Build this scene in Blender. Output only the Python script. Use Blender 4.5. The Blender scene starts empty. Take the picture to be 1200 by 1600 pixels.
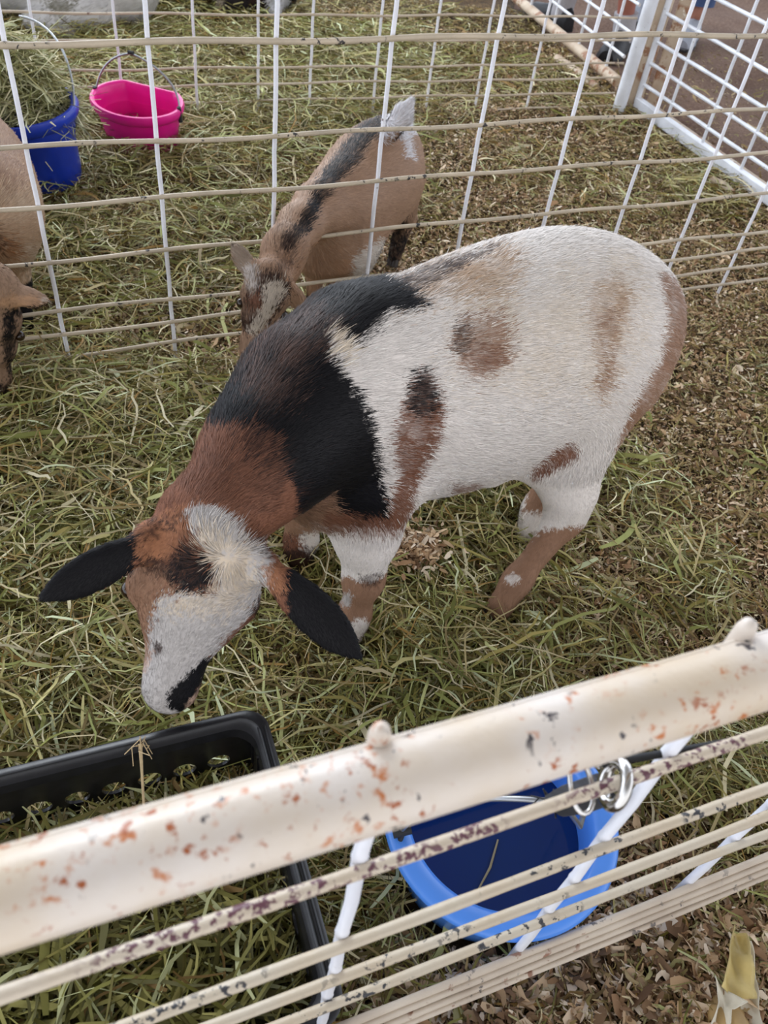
import bpy, bmesh, math, random
import numpy as np
from mathutils import Vector, Matrix

# ------------------------------------------------------------------ camera, sky, light, exposure
C = bpy.context.scene.collection
SC = bpy.context.scene
H = 1.09; FPX = 1290.0; NAD = (402.0, 2015.0)          # eye height, focal length in px, image point straight below the eye
_n = np.array([NAD[0]-600, NAD[1]-800, FPX]); _n /= np.linalg.norm(_n)
_up = -_n; _fw = np.array([0, 0, 1.0]); _fw = _fw-_up*(_fw@_up); _fw /= np.linalg.norm(_fw)
MW = np.array([np.cross(_fw, _up), _fw, _up])           # camera (x right, y down, z ahead) -> world
def ray(x, y): return MW@np.array([x-600.0, y-800.0, FPX])
def gp(x, y, z=0.0):
    r = ray(x, y); t = (z-H)/r[2]; return np.array([r[0]*t, r[1]*t, z])
def proj(P):
    c = (np.asarray(P)-np.array([0, 0, H]))@MW
    return 600+FPX*c[..., 0]/c[..., 2], 800+FPX*c[..., 1]/c[..., 2]
cam = bpy.data.cameras.new('camera'); camo = bpy.data.objects.new('camera', cam); C.objects.link(camo)
cam.sensor_fit = 'VERTICAL'; cam.sensor_height = 36.0; cam.lens = 36.0*FPX/1600
R3 = np.stack([MW[:, 0], -MW[:, 1], -MW[:, 2]], 1)
camo.matrix_world = Matrix([list(R3[0])+[0], list(R3[1])+[0], list(R3[2])+[H], [0, 0, 0, 1]])
cam.clip_start = 0.02; SC.camera = camo
cam.dof.use_dof = True; cam.dof.focus_distance = 1.15; cam.dof.aperture_fstop = 9.0

w = bpy.data.worlds.new('world'); SC.world = w; w.use_nodes = True
nt = w.node_tree; nt.nodes.clear()
out = nt.nodes.new('ShaderNodeOutputWorld'); bg = nt.nodes.new('ShaderNodeBackground')
tc = nt.nodes.new('ShaderNodeTexCoord'); dp = nt.nodes.new('ShaderNodeVectorMath'); dp.operation = 'DOT_PRODUCT'
_d = Vector((-0.45, 0.85, 0.25)).normalized(); dp.inputs[1].default_value = _d
cr = nt.nodes.new('ShaderNodeValToRGB')                   # daylight through the open sides, strongest at the back left
cr.color_ramp.elements[0].position = 0.0; cr.color_ramp.elements[0].color = (0.50, 0.50, 0.51, 1)
cr.color_ramp.elements[1].position = 0.95; cr.color_ramp.elements[1].color = (0.92, 1.0, 1.14, 1)
mr = nt.nodes.new('ShaderNodeMapRange'); mr.inputs['From Min'].default_value = -1; mr.inputs['From Max'].default_value = 1
sx = nt.nodes.new('ShaderNodeSeparateXYZ'); ev = nt.nodes.new('ShaderNodeValToRGB')   # barn roof darkens the upper sky
ev.color_ramp.elements[0].position = 0.28; ev.color_ramp.elements[0].color = (1, 1, 1, 1)
ev.color_ramp.elements[1].position = 0.72; ev.color_ramp.elements[1].color = (0.16, 0.15, 0.14, 1)
mxw = nt.nodes.new('ShaderNodeMix'); mxw.data_type = 'RGBA'; mxw.blend_type = 'MULTIPLY'; mxw.inputs['Factor'].default_value = 1.0
nt.links.new(tc.outputs['Generated'], dp.inputs[0]); nt.links.new(dp.outputs['Value'], mr.inputs['Value']); nt.links.new(mr.outputs[0], cr.inputs[0])
nt.links.new(tc.outputs['Generated'], sx.inputs[0]); nt.links.new(sx.outputs['Z'], ev.inputs[0])
nt.links.new(cr.outputs[0], mxw.inputs['A']); nt.links.new(ev.outputs[0], mxw.inputs['B'])
nt.links.new(mxw.outputs['Result'], bg.inputs[0]); bg.inputs[1].default_value = 2.9
nt.links.new(bg.outputs[0], out.inputs[0])
def area_light(name, loc, target, size, power, col):
    l = bpy.data.lights.new(name, 'AREA'); l.shape = 'RECTANGLE'; l.size = size[0]; l.size_y = size[1]; l.energy = power; l.color = col
    o = bpy.data.objects.new(name, l); C.objects.link(o); o.location = loc
    o.rotation_euler = (Vector(target)-Vector(loc)).to_track_quat('-Z', 'Y').to_euler(); return o
area_light('shed_opening_daylight', (-2.4, 4.8, 3.2), (0, 1.2, 0.1), (2.4, 1.4), 150, (0.90, 0.95, 1.0))
SC.view_settings.view_transform = 'Standard'; SC.view_settings.look = 'None'
SC.view_settings.exposure = 0.06; SC.view_settings.gamma = 1.0; SC.view_settings.use_curve_mapping = False

rng = np.random.default_rng(7); random.seed(7)
def s2l(c):
    c = np.asarray(c, float)/255.0
    return np.where(c <= 0.04045, c/12.92, ((c+0.055)/1.055)**2.4)

# ------------------------------------------------------------------ materials
def new_mat(name):
    m = bpy.data.materials.new(name); m.use_nodes = True
    b = m.node_tree.nodes['Principled BSDF']; return m, m.node_tree, b
def rgba(c): return tuple(s2l(c))+(1.0,)
def mat_plain(name, col, rough=0.5, metal=0.0, var=0.12, scale=30, bump=0.0, coat=0.0, spec=0.5):
    m, t, b = new_mat(name)
    n = t.nodes.new('ShaderNodeTexNoise'); n.inputs['Scale'].default_value = scale; n.inputs['Detail'].default_value = 4
    g = t.nodes.new('ShaderNodeTexCoord'); t.links.new(g.outputs['Object'], n.inputs['Vector'])
    r = t.nodes.new('ShaderNodeValToRGB'); c = np.array(s2l(col))
    r.color_ramp.elements[0].position = 0.3; r.color_ramp.elements[1].position = 0.7
    r.color_ramp.elements[0].color = tuple(np.clip(c*(1-var), 0, 1))+(1,); r.color_ramp.elements[1].color = tuple(np.clip(c*(1+var), 0, 1))+(1,)
    t.links.new(n.outputs['Fac'], r.inputs[0]); t.links.new(r.outputs[0], b.inputs['Base Color'])
    b.inputs['Roughness'].default_value = rough; b.inputs['Metallic'].default_value = metal
    b.inputs['Coat Weight'].default_value = coat; b.inputs['Specular IOR Level'].default_value = spec
    if bump:
        bp = t.nodes.new('ShaderNodeBump'); bp.inputs['Strength'].default_value = bump; bp.inputs['Distance'].default_value = 0.002
        t.links.new(n.outputs['Fac'], bp.inputs['Height']); t.links.new(bp.outputs[0], b.inputs['Normal'])
    return m
def mat_paint(name, base, chips, rough=0.35, bump=0.3, stain=None):
    """old paint: base colour, chips = [(colour, noise scale, threshold, soft, mask scale, mask threshold)]"""
    m, t, b = new_mat(name); g = t.nodes.new('ShaderNodeTexCoord')
    n0 = t.nodes.new('ShaderNodeTexNoise'); n0.inputs['Scale'].default_value = 14; n0.inputs['Detail'].default_value = 5
    t.links.new(g.outputs['Object'], n0.inputs['Vector'])
    r0 = t.nodes.new('ShaderNodeValToRGB'); r0.color_ramp.elements[0].position = 0.35; r0.color_ramp.elements[1].position = 0.7
    r0.color_ramp.elements[0].color = rgba(stain or base); r0.color_ramp.elements[1].color = rgba(base)
    t.links.new(n0.outputs['Fac'], r0.inputs[0]); cur = r0.outputs[0]; hcur = None
    for i, (cc, s, th, soft, ms, mt) in enumerate(chips):
        n = t.nodes.new('ShaderNodeTexNoise'); n.inputs['Scale'].default_value = s; n.inputs['Detail'].default_value = 6; n.inputs['Roughness'].default_value = 0.62
        mp = t.nodes.new('ShaderNodeMapping'); mp.inputs['Location'].default_value = (3.1*i+1, 1.7*i, 5.3*i)
        t.links.new(g.outputs['Object'], mp.inputs['Vector']); t.links.new(mp.outputs[0], n.inputs['Vector'])
        a = t.nodes.new('ShaderNodeMapRange'); a.inputs['From Min'].default_value = th; a.inputs['From Max'].default_value = th+soft
        t.links.new(n.outputs['Fac'], a.inputs['Value'])
        n2 = t.nodes.new('ShaderNodeTexNoise'); n2.inputs['Scale'].default_value = ms; n2.inputs['Detail'].default_value = 2
        t.links.new(mp.outputs[0], n2.inputs['Vector'])
        a2 = t.nodes.new('ShaderNodeMapRange'); a2.inputs['From Min'].default_value = mt; a2.inputs['From Max'].default_value = mt+0.05
        t.links.new(n2.outputs['Fac'], a2.inputs['Value'])
        mu = t.nodes.new('ShaderNodeMath'); mu.operation = 'MULTIPLY'; t.links.new(a.outputs[0], mu.inputs[0]); t.links.new(a2.outputs[0], mu.inputs[1])
        mx = t.nodes.new('ShaderNodeMix'); mx.data_type = 'RGBA'; t.links.new(mu.outputs[0], mx.inputs['Factor'])
        t.links.new(cur, mx.inputs['A']); mx.inputs['B'].default_value = rgba(cc); cur = mx.outputs['Result']; hcur = mu.outputs[0]
    t.links.new(cur, b.inputs['Base Color']); b.inputs['Roughness'].default_value = rough
    nb = t.nodes.new('ShaderNodeTexNoise'); nb.inputs['Scale'].default_value = 160; t.links.new(g.outputs['Object'], nb.inputs['Vector'])
    bp = t.nodes.new('ShaderNodeBump'); bp.inputs['Strength'].default_value = bump; bp.inputs['Distance'].default_value = 0.0012
    t.links.new(nb.outputs['Fac'], bp.inputs['Height']); t.links.new(bp.outputs[0], b.inputs['Normal'])
    return m
def mat_strands(name, cols, rough=0.6, trans=0.15):
    """each loose blade takes its own colour from the ramp"""
    m, t, b = new_mat(name); g = t.nodes.new('ShaderNodeNewGeometry'); r = t.nodes.new('ShaderNodeValToRGB')
    r.color_ramp.interpolation = 'CONSTANT'; k = len(cols)
    for i, c in enumerate(cols):
        el = r.color_ramp.elements[i] if i < 2 else r.color_ramp.elements.new(i/k)
        el.position = i/k
    for i, el in enumerate(sorted(r.color_ramp.elements, key=lambda q: q.position)): el.color = rgba(cols[i])
    t.links.new(g.outputs['Random Per Island'], r.inputs[0]); t.links.new(r.outputs[0], b.inputs['Base Color'])
    b.inputs['Roughness'].default_value = rough; b.inputs['Specular IOR Level'].default_value = 0.35
    return m
M = {}
M['rail_paint'] = mat_paint('old_white_rail_paint', (218, 209, 201), [((186, 112, 62), 130, 0.56, 0.10, 16, 0.49), ((160, 84, 40), 105, 0.585, 0.05, 14, 0.49), ((64, 58, 62), 95, 0.62, 0.02, 12, 0.50)], 0.36, 0.25, (206, 188, 164))
M['rod_paint'] = mat_paint('chipped_cream_rod_paint', (200, 190, 172), [((58, 58, 62), 130, 0.565, 0.02, 10, 0.50)], 0.45, 0.6, (196, 180, 156))
M['rod_purple'] = mat_paint('rod_paint_with_purple_primer', (206, 194, 176), [((100, 62, 72), 170, 0.515, 0.03, 9, 0.46)], 0.45, 0.8, (196, 180, 158))
M['rod_mid'] = mat_paint('dusty_cream_rod_paint', (206, 190, 166), [((52, 50, 52), 90, 0.585, 0.02, 9, 0.52)], 0.5, 0.5, (176, 163, 143))
M['bar_paint'] = mat_paint('white_bar_paint', (238, 240, 248), [((120, 105, 100), 80, 0.66, 0.03, 9, 0.54)], 0.35, 0.4, (228, 229, 236))
M['far_paint'] = mat_paint('weathered_cream_paint', (200, 186, 166), [((120, 92, 78), 60, 0.62, 0.04, 9, 0.5)], 0.55, 0.4, (182, 165, 145))
M['white_far'] = mat_paint('clean_white_paint', (236, 240, 248), [((95, 90, 88), 90, 0.66, 0.02, 20, 0.55)], 0.35, 0.3, (210, 212, 218))
M['post_paint'] = mat_paint('flaking_post_paint', (206, 190, 168), [((150, 108, 80), 26, 0.50, 0.05, 5, 0.46), ((226, 220, 208), 34, 0.62, 0.03, 9, 0.5)], 0.6, 0.8, (180, 158, 134))
M['base_rail'] = mat_paint('dusty_base_rail_paint', (214, 200, 182), [((110, 102, 98), 70, 0.58, 0.04, 14, 0.52), ((150, 112, 92), 60, 0.6, 0.05, 8, 0.5)], 0.6, 0.6, (192, 176, 158))
M['blue_pail'] = mat_plain('light_blue_plastic', (84, 146, 238), 0.34, var=0.05, coat=0.1)
M['royal_pail'] = mat_plain('royal_blue_plastic', (28, 62, 190), 0.35, var=0.08, coat=0.1)
M['pink_pail'] = mat_plain('hot_pink_plastic', (238, 24, 150), 0.35, var=0.05, coat=0.1)
M['black_plastic'] = mat_plain('black_plastic', (24, 24, 28), 0.33, var=0.3, scale=60, bump=0.15)
M['wire'] = mat_plain('galvanised_wire', (165, 168, 172), 0.35, metal=0.85, var=0.15)
M['steel'] = mat_plain('polished_steel', (205, 203, 200), 0.16, metal=1.0, var=0.03)
M['rubber'] = mat_plain('black_rubber', (34, 35, 38), 0.7, var=0.2, bump=0.3)
M['strap'] = mat_plain('grey_black_webbing', (66, 68, 74), 0.8, var=0.3, scale=120, bump=0.6)
M['hay'] = mat_strands('hay_blades', [(88, 76, 34), (146, 134, 72), (114, 110, 50), (172, 158, 92), (132, 122, 58), (150, 150, 86), (160, 126, 66), (196, 186, 126), (100, 94, 40), (126, 118, 56), (182, 186, 132), (120, 100, 52), (232, 222, 182)])
M['hay_green'] = mat_strands('green_hay_blades', [(104, 106, 50), (152, 156, 88), (134, 138, 72), (182, 184, 122), (206, 214, 172), (136, 138, 70), (186, 176, 118)])
M['dry_stems'] = mat_strands('dry_stems', [(150, 132, 86), (176, 160, 112), (190, 176, 136), (134, 116, 74), (200, 190, 156)])
M['shavings'] = mat_strands('wood_shavings', [(112, 84, 58), (184, 152, 116), (148, 114, 82), (206, 176, 140), (222, 198, 168), (166, 130, 94), (194, 162, 124), (234, 216, 192), (132, 102, 72)], 0.7)
M['fines'] = mat_strands('chopped_litter', [(110, 88, 50), (162, 138, 92), (134, 118, 68), (184, 162, 118), (148, 126, 76), (94, 70, 42), (206, 190, 152), (154, 146, 98)], 0.75)
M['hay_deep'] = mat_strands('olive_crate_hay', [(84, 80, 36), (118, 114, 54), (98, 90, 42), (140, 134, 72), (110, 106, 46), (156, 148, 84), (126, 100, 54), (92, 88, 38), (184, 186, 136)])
M['hay_pale'] = mat_strands('pale_hay', [(150, 148, 98), (186, 186, 140), (168, 162, 110), (206, 206, 166), (134, 136, 84), (216, 208, 170)])
M['husk'] = mat_plain('pale_yellow_husk', (196, 176, 116), 0.5, var=0.25, scale=25, bump=0.3)
M['husk_white'] = mat_plain('papery_white_husk', (212, 204, 184), 0.6, var=0.12, scale=40, bump=0.4)
M['dark_scrap'] = mat_plain('blackened_core', (44, 40, 42), 0.6, var=0.3)
M['twine'] = mat_plain('frayed_twine', (196, 172, 132), 0.8, var=0.15, scale=90, bump=0.5)
M['hoof'] = mat_plain('hoof_horn', (52, 44, 40), 0.5, var=0.25)
M['eye'] = mat_plain('dark_eye', (40, 26, 14), 0.08, var=0.1)
M['skin'] = mat_plain('skin', (150, 92, 76), 0.5, var=0.08)
M['skin_pale'] = mat_plain('skin_pale', (168, 116, 96), 0.5, var=0.08)
M['denim'] = mat_plain('denim', (58, 78, 118), 0.85, var=0.2, scale=200, bump=0.4)
M['dark_cloth'] = mat_plain('dark_cloth', (48, 50, 62), 0.9, var=0.2, scale=200, bump=0.4)
M['sock'] = mat_plain('grey_sock', (168, 166, 170), 0.9, var=0.1, scale=200, bump=0.6)
M['shoe_black'] = mat_plain('black_shoe', (24, 25, 30), 0.6, var=0.3, scale=90, bump=0.3)
M['shoe_sole'] = mat_plain('shoe_sole', (38, 38, 42), 0.7, var=0.2)
M['shoe_grey'] = mat_plain('grey_shoe', (150, 155, 166), 0.7, var=0.15, bump=0.3)
def mat_ground(name, cols, scale=60, bump=1.0):
    m, t, b = new_mat(name); g = t.nodes.new('ShaderNodeTexCoord')
    n = t.nodes.new('ShaderNodeTexNoise'); n.inputs['Scale'].default_value = scale; n.inputs['Detail'].default_value = 8; n.inputs['Roughness'].default_value = 0.7
    n2 = t.nodes.new('ShaderNodeTexNoise'); n2.inputs['Scale'].default_value = 2.2; n2.inputs['Detail'].default_value = 3
    t.links.new(g.outputs['Object'], n.inputs['Vector']); t.links.new(g.outputs['Object'], n2.inputs['Vector'])
    ad = t.nodes.new('ShaderNodeMath'); ad.operation = 'MULTIPLY_ADD'; ad.inputs[1].default_value = 0.45
    t.links.new(n2.outputs['Fac'], ad.inputs[0]); 
    sb = t.nodes.new('ShaderNodeMath'); sb.operation = 'SUBTRACT'; sb.inputs[1].default_value = 0.22; t.links.new(n.outputs['Fac'], sb.inputs[0]); t.links.new(sb.outputs[0], ad.inputs[2])
    r = t.nodes.new('ShaderNodeValToRGB'); k = len(cols)
    for i in range(k):
        el = r.color_ramp.elements[i] if i < 2 else r.color_ramp.elements.new(0.3+0.4*i/(k-1))
        el.position = 0.3+0.4*i/(k-1)
    for i, el in enumerate(sorted(r.color_ramp.elements, key=lambda q: q.position)): el.color = rgba(cols[i])
    t.links.new(ad.outputs[0], r.inputs[0]); t.links.new(r.outputs[0], b.inputs['Base Color']); b.inputs['Roughness'].default_value = 0.95
    bp = t.nodes.new('ShaderNodeBump'); bp.inputs['Strength'].default_value = bump; bp.inputs['Distance'].default_value = 0.01
    t.links.new(n.outputs['Fac'], bp.inputs['Height']); t.links.new(bp.outputs[0], b.inputs['Normal'])
    return m
M['litter'] = mat_ground('trodden_litter', [(34, 25, 14), (58, 43, 25), (86, 66, 40), (118, 94, 60)])  # brown litter, darkened in colour to deepen the shade in hay gaps
M['dirt'] = mat_ground('packed_dirt', [(88, 66, 54), (112, 86, 72), (128, 102, 86), (146, 122, 104)], 90, 0.7)
def mat_coat(name):
    m, t, b = new_mat(name)
    a = t.nodes.new('ShaderNodeAttribute'); a.attribute_name = 'coat'; t.links.new(a.outputs['Color'], b.inputs['Base Color'])
    n = t.nodes.new('ShaderNodeAttribute'); n.attribute_name = 'fur_n'
    g = t.nodes.new('ShaderNodeNewGeometry')
    s1 = t.nodes.new('ShaderNodeVectorMath'); s1.operation = 'SCALE'; s1.inputs['Scale'].default_value = 0.8
    s2 = t.nodes.new('ShaderNodeVectorMath'); s2.operation = 'SCALE'; s2.inputs['Scale'].default_value = 0.2
    ad = t.nodes.new('ShaderNodeVectorMath'); ad.operation = 'ADD'; nm = t.nodes.new('ShaderNodeVectorMath'); nm.operation = 'NORMALIZE'
    t.links.new(n.outputs['Vector'], s1.inputs[0]); t.links.new(g.outputs['Normal'], s2.inputs[0])
    t.links.new(s1.outputs[0], ad.inputs[0]); t.links.new(s2.outputs[0], ad.inputs[1]); t.links.new(ad.outputs[0], nm.inputs[0]); t.links.new(nm.outputs[0], b.inputs['Normal'])
    b.inputs['Roughness'].default_value = 0.55; b.inputs['Specular IOR Level'].default_value = 0.22
    return m
M['fur'] = mat_coat('goat_coat')
def mat_skin():
    m, t, b = new_mat('goat_hide'); a = t.nodes.new('ShaderNodeAttribute'); a.attribute_name = 'coat'; t.links.new(a.outputs['Color'], b.inputs['Base Color'])
    b.inputs['Roughness'].default_value = 0.8; b.inputs['Specular IOR Level'].default_value = 0.2
    return m
M['hide'] = mat_skin()
def mat_water():
    m, t, b = new_mat('pail_water'); b.inputs['Base Color'].default_value = rgba((18, 50, 108)); b.inputs['Roughness'].default_value = 0.05
    b.inputs['Transmission Weight'].default_value = 0.0; b.inputs['IOR'].default_value = 1.33
    n = t.nodes.new('ShaderNodeTexNoise'); n.inputs['Scale'].default_value = 12; bp = t.nodes.new('ShaderNodeBump'); bp.inputs['Strength'].default_value = 0.05; bp.inputs['Distance'].default_value = 0.002
    t.links.new(n.outputs['Fac'], bp.inputs['Height']); t.links.new(bp.outputs[0], b.inputs['Normal']); return m
M['water'] = mat_water()

# ------------------------------------------------------------------ mesh helpers
def link(o, parent=None):
    C.objects.link(o)
    if parent is not None: o.parent = parent; o.matrix_parent_inverse = parent.matrix_world.inverted() if False else Matrix.Translation(-Vector(parent.location))
    return o
def empty(name, loc, label, cat, group=None):
    o = bpy.data.objects.new(name, None); C.objects.link(o); o.location = loc; o.empty_display_size = 0.05
    o['label'] = label; o['category'] = cat
    if group: o['group'] = group
    return o
def tag(o, label, cat, group=None):
    o['label'] = label; o['category'] = cat
    if group: o['group'] = group
    return o
def mesh(name, V, F, mat, parent=None, smooth=True):
    me = bpy.data.meshes.new(name); me.from_pydata([tuple(map(float, v)) for v in V], [], [tuple(int(i) for i in f) for f in F]); me.update()
    me.materials.append(mat)
    if smooth: me.shade_smooth()
    return link(bpy.data.objects.new(name, me), parent)
def mesh_np(name, V, quads, mat, parent=None, smooth=True):
    me = bpy.data.meshes.new(name); n = len(quads); k = quads.shape[1]
    me.vertices.add(len(V)); me.vertices.foreach_set('co', np.asarray(V, np.float32).ravel())
    me.loops.add(n*k); me.loops.foreach_set('vertex_index', np.asarray(quads, np.int32).ravel())
    me.polygons.add(n); me.polygons.foreach_set('loop_start', np.arange(0, n*k, k, dtype=np.int32))
    me.update(calc_edges=True); me.materials.append(mat)
    if smooth: me.polygons.foreach_set('use_smooth', np.ones(n, bool))
    return link(bpy.data.objects.new(name, me), parent)
def unit(v):
    v = np.asarray(v, float); return v/(np.linalg.norm(v)+1e-12)
class MB:
    def __init__(s): s.V = []; s.F = []
    def add(s, V, F):
        b = len(s.V); s.V += [tuple(v) for v in V]; s.F += [tuple(i+b for i in f) for f in F]; return s
    def tube(s, pts, rad, n=10, cap=True, flat=None, closed=False):
        pts = [np.asarray(p, float) for p in pts]; k = len(pts); rad = [rad]*k if np.isscalar(rad) else list(rad)
        T = []
        for i in range(k):
            a = pts[(i-1) % k] if closed else pts[max(i-1, 0)]; b = pts[(i+1) % k] if closed else pts[min(i+1, k-1)]
            T.append(unit(b-a))
        ref = np.array([0, 0, 1.0]) if abs(T[0][2]) < 0.9 else np.array([1.0, 0, 0])
        if flat is not None: ref = np.asarray(flat[0], float)
        V = []; N = unit(ref-T[0]*(ref@T[0]))
        for i in range(k):
            N = unit(N-T[i]*(N@T[i])); B = np.cross(T[i], N); fl = 1.0 if flat is None else flat[1]
            for j in range(n):
                a = 2*math.pi*j/n; V.append(pts[i]+rad[i]*(math.cos(a)*N*fl+math.sin(a)*B))
        F = []
        for i in range(k if closed else k-1):
            i2 = (i+1) % k
            for j in range(n):
                F.append((i*n+j, i*n+(j+1) % n, i2*n+(j+1) % n, i2*n+j))
        if cap and not closed: F.append(tuple(range(n))[::-1]); F.append(tuple((k-1)*n+j for j in range(n)))
        return s.add(V, F)
    def lathe(s, prof, c, n=48, sx=1.0, sy=1.0, rot=0.0, flatback=None):
        V = []; k = len(prof)
        for (r, z) in prof:
            for j in range(n):
                a = 2*math.pi*j/n; x = r*math.cos(a)*sx; y = r*math.sin(a)*sy
                if flatback is not None: y = min(y, r*flatback)+0.0
                V.append((c[0]+x*math.cos(rot)-y*math.sin(rot), c[1]+x*math.sin(rot)+y*math.cos(rot), c[2]+z))
        F = [(i*n+j, i*n+(j+1) % n, (i+1)*n+(j+1) % n, (i+1)*n+j) for i in range(k-1) for j in range(n)]
        if prof[-1][0] < 1e-4 or True:
            F.append(tuple((k-1)*n+j for j in range(n)))
        return s.add(V, F)
    def box(s, c, ax, ay, az):
        c, ax, ay, az = [np.asarray(q, float) for q in (c, ax, ay, az)]
        V = [c+i*ax+j*ay+k*az for k in (-1, 1) for (i, j) in ((-1, -1), (1, -1), (1, 1), (-1, 1))]
        return s.add(V, [(3, 2, 1, 0), (4, 5, 6, 7), (0, 1, 5, 4), (1, 2, 6, 5), (2, 3, 7, 6), (3, 0, 4, 7)])
    def build(s, name, mat, parent=None, smooth=True, bevel=0):
        o = mesh(name, s.V, s.F, mat, parent, smooth)
        if bevel:
            m = o.modifiers.new('bevel', 'BEVEL'); m.width = bevel; m.segments = 2; m.limit_method = 'ANGLE'
        if smooth:
            bm = bmesh.new(); bm.from_mesh(o.data)
            for ed in bm.edges:
                if len(ed.link_faces) == 2 and ed.calc_face_angle(0) > 0.9: ed.smooth = False
            bmesh.ops.recalc_face_normals(bm, faces=bm.faces[:]); bm.to_mesh(o.data); bm.free()
        return o

# ------------------------------------------------------------------ ground
def hsum(x, y):
    x = np.asarray(x, float); y = np.asarray(y, float)
    h = 0.010*np.sin(5.1*x+1.3)*np.cos(4.3*y+0.4)+0.006*np.sin(11*x+2+2.2*y)+0.004*np.cos(17*y-9*x)+0.003*np.sin(31*x+1)*np.sin(29*y)
    return h
FD = unit([0.184, 0.0945, 0]); FN = np.array([-FD[1], FD[0], 0])   # run of the near fence, and its normal away from the viewer
NP0 = np.array([0.017, 0.182, 0])
MID0 = np.array([-0.485, 1.390, 0.0]); MD = unit([1.5, 0.817, 0.0]); MN = np.array([-MD[1], MD[0], 0])
RC = gp(992, 168); RD = unit(gp(1200, 318)-RC)                      # corner and run of the right-hand panel
LC = gp(962, 150); LD = unit(gp(800, 12)-LC)
def ground_z(x, y):
    d = (x-NP0[0])*FN[0]+(y-NP0[1])*FN[1]
    raise_near = 0.055*(1/(1+np.exp((d-0.03)/0.045)))
    dip = -0.05*np.exp(-(((x-0.85)/0.35)**2+((y-2.1)/0.45)**2))
    return hsum(x, y)+raise_near+dip
nx, ny = 150, 190
gx = np.linspace(-3.6, 3.6, nx); gy = np.linspace(-0.5, 7.0, ny); X, Y = np.meshgrid(gx, gy)
Z = ground_z(X, Y)-0.012
V = np.stack([X, Y, Z], -1).reshape(-1, 3)
ii = np.arange(nx*ny).reshape(ny, nx); Q = np.stack([ii[:-1, :-1], ii[:-1, 1:], ii[1:, 1:], ii[1:, :-1]], -1).reshape(-1, 4)
cx = V[Q].mean(1)
outside = (((cx[:, 0]-RC[0])*(RD[1])-(cx[:, 1]-RC[1])*RD[0]) < -0.02) | False
# outside the pen = beyond the right-hand panel or beyond the left-back panel
nR = np.array([-RD[1], RD[0]]); nR = nR if nR[0] > 0 else -nR
nL = np.array([-LD[1], LD[0]]); nL = nL if nL[0] > 0 else -nL
def outside_pen(x, y):
    a = (x-RC[0])*nR[0]+(y-RC[1])*nR[1]; b = (x-LC[0])*nL[0]+(y-LC[1])*nL[1]
    return np.where(y < RC[1], a > 0.03, b > 0.03)
om = outside_pen(cx[:, 0], cx[:, 1])
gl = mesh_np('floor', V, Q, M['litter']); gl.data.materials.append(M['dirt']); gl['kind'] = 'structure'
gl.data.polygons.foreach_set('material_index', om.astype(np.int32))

def vnoise(x, y, s, seed=0):
    r = np.random.default_rng(seed); T = r.random((64, 64)); u = x*s+100.3; v = y*s+57.1
    i = np.floor(u).astype(int); j = np.floor(v).astype(int); fu = u-i; fv = v-j; fu = fu*fu*(3-2*fu); fv = fv*fv*(3-2*fv)
    g = lambda a, b: T[a % 64, b % 64]
    return (g(i, j)*(1-fu)+g(i+1, j)*fu)*(1-fv)+(g(i, j+1)*(1-fu)+g(i+1, j+1)*fu)*fv
def fbm(x, y, s, seed=0): return 0.55*vnoise(x, y, s, seed)+0.3*vnoise(x, y, s*2.1, seed+1)+0.15*vnoise(x, y, s*4.3, seed+2)
# where hay lies thick: soft blobs (centre x, y, radius x, radius y, weight)
HB = [(-0.45, 0.72, 0.42, 0.5, 1.0), (-0.2, 0.45, 0.4, 0.3, 1.0), (0.12, 0.72, 0.24, 0.3, 1.0), (0.05, 1.05, 0.35, 0.35, 0.9), (-0.6, 1.1, 0.42, 0.4, 1.0),
      (-0.75, 1.75, 0.5, 0.5, 0.66), (-0.9, 2.6, 0.75, 0.75, 0.85), (-0.45, 3.1, 0.5, 0.6, 0.95), (0.35, 0.85, 0.16, 0.14, 0.6), (0.55, 1.0, 0.10, 0.14, 0.7), (0.42, 1.2, 0.16, 0.2, 0.55),
      (0.85, 2.75, 0.16, 0.22, 0.45), (0.75, 3.0, 0.3, 0.12, 0.35), (0.35, 2.55, 0.3, 0.3, 0.25), (-1.5, 3.4, 0.9, 0.8, 0.9), (0.5, 0.62, 0.2, 0.1, 0.5), (-0.25, 2.3, 0.4, 0.25, 0.35), (0.95,1.5,.2,.3,.35), (0.15,3.4,.5,.4,.3)]
def hayness(x, y):
    h = np.zeros_like(x)
    for (a, b, rx, ry, wt) in HB: h = np.maximum(h, wt*np.exp(-(((x-a)/rx)**2+((y-b)/ry)**2)**1.5))
    return np.clip(h*1.05+0.70*(fbm(x, y, 3.0, 5)-0.5), 0, 1)
def in_view(x, y, m=60):
    u, v = proj(np.stack([x, y, np.zeros_like(x)], -1)); return (u > -m*5) & (u < 1200+m*8) & (v > -m) & (v < 1600+m*3)
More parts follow.
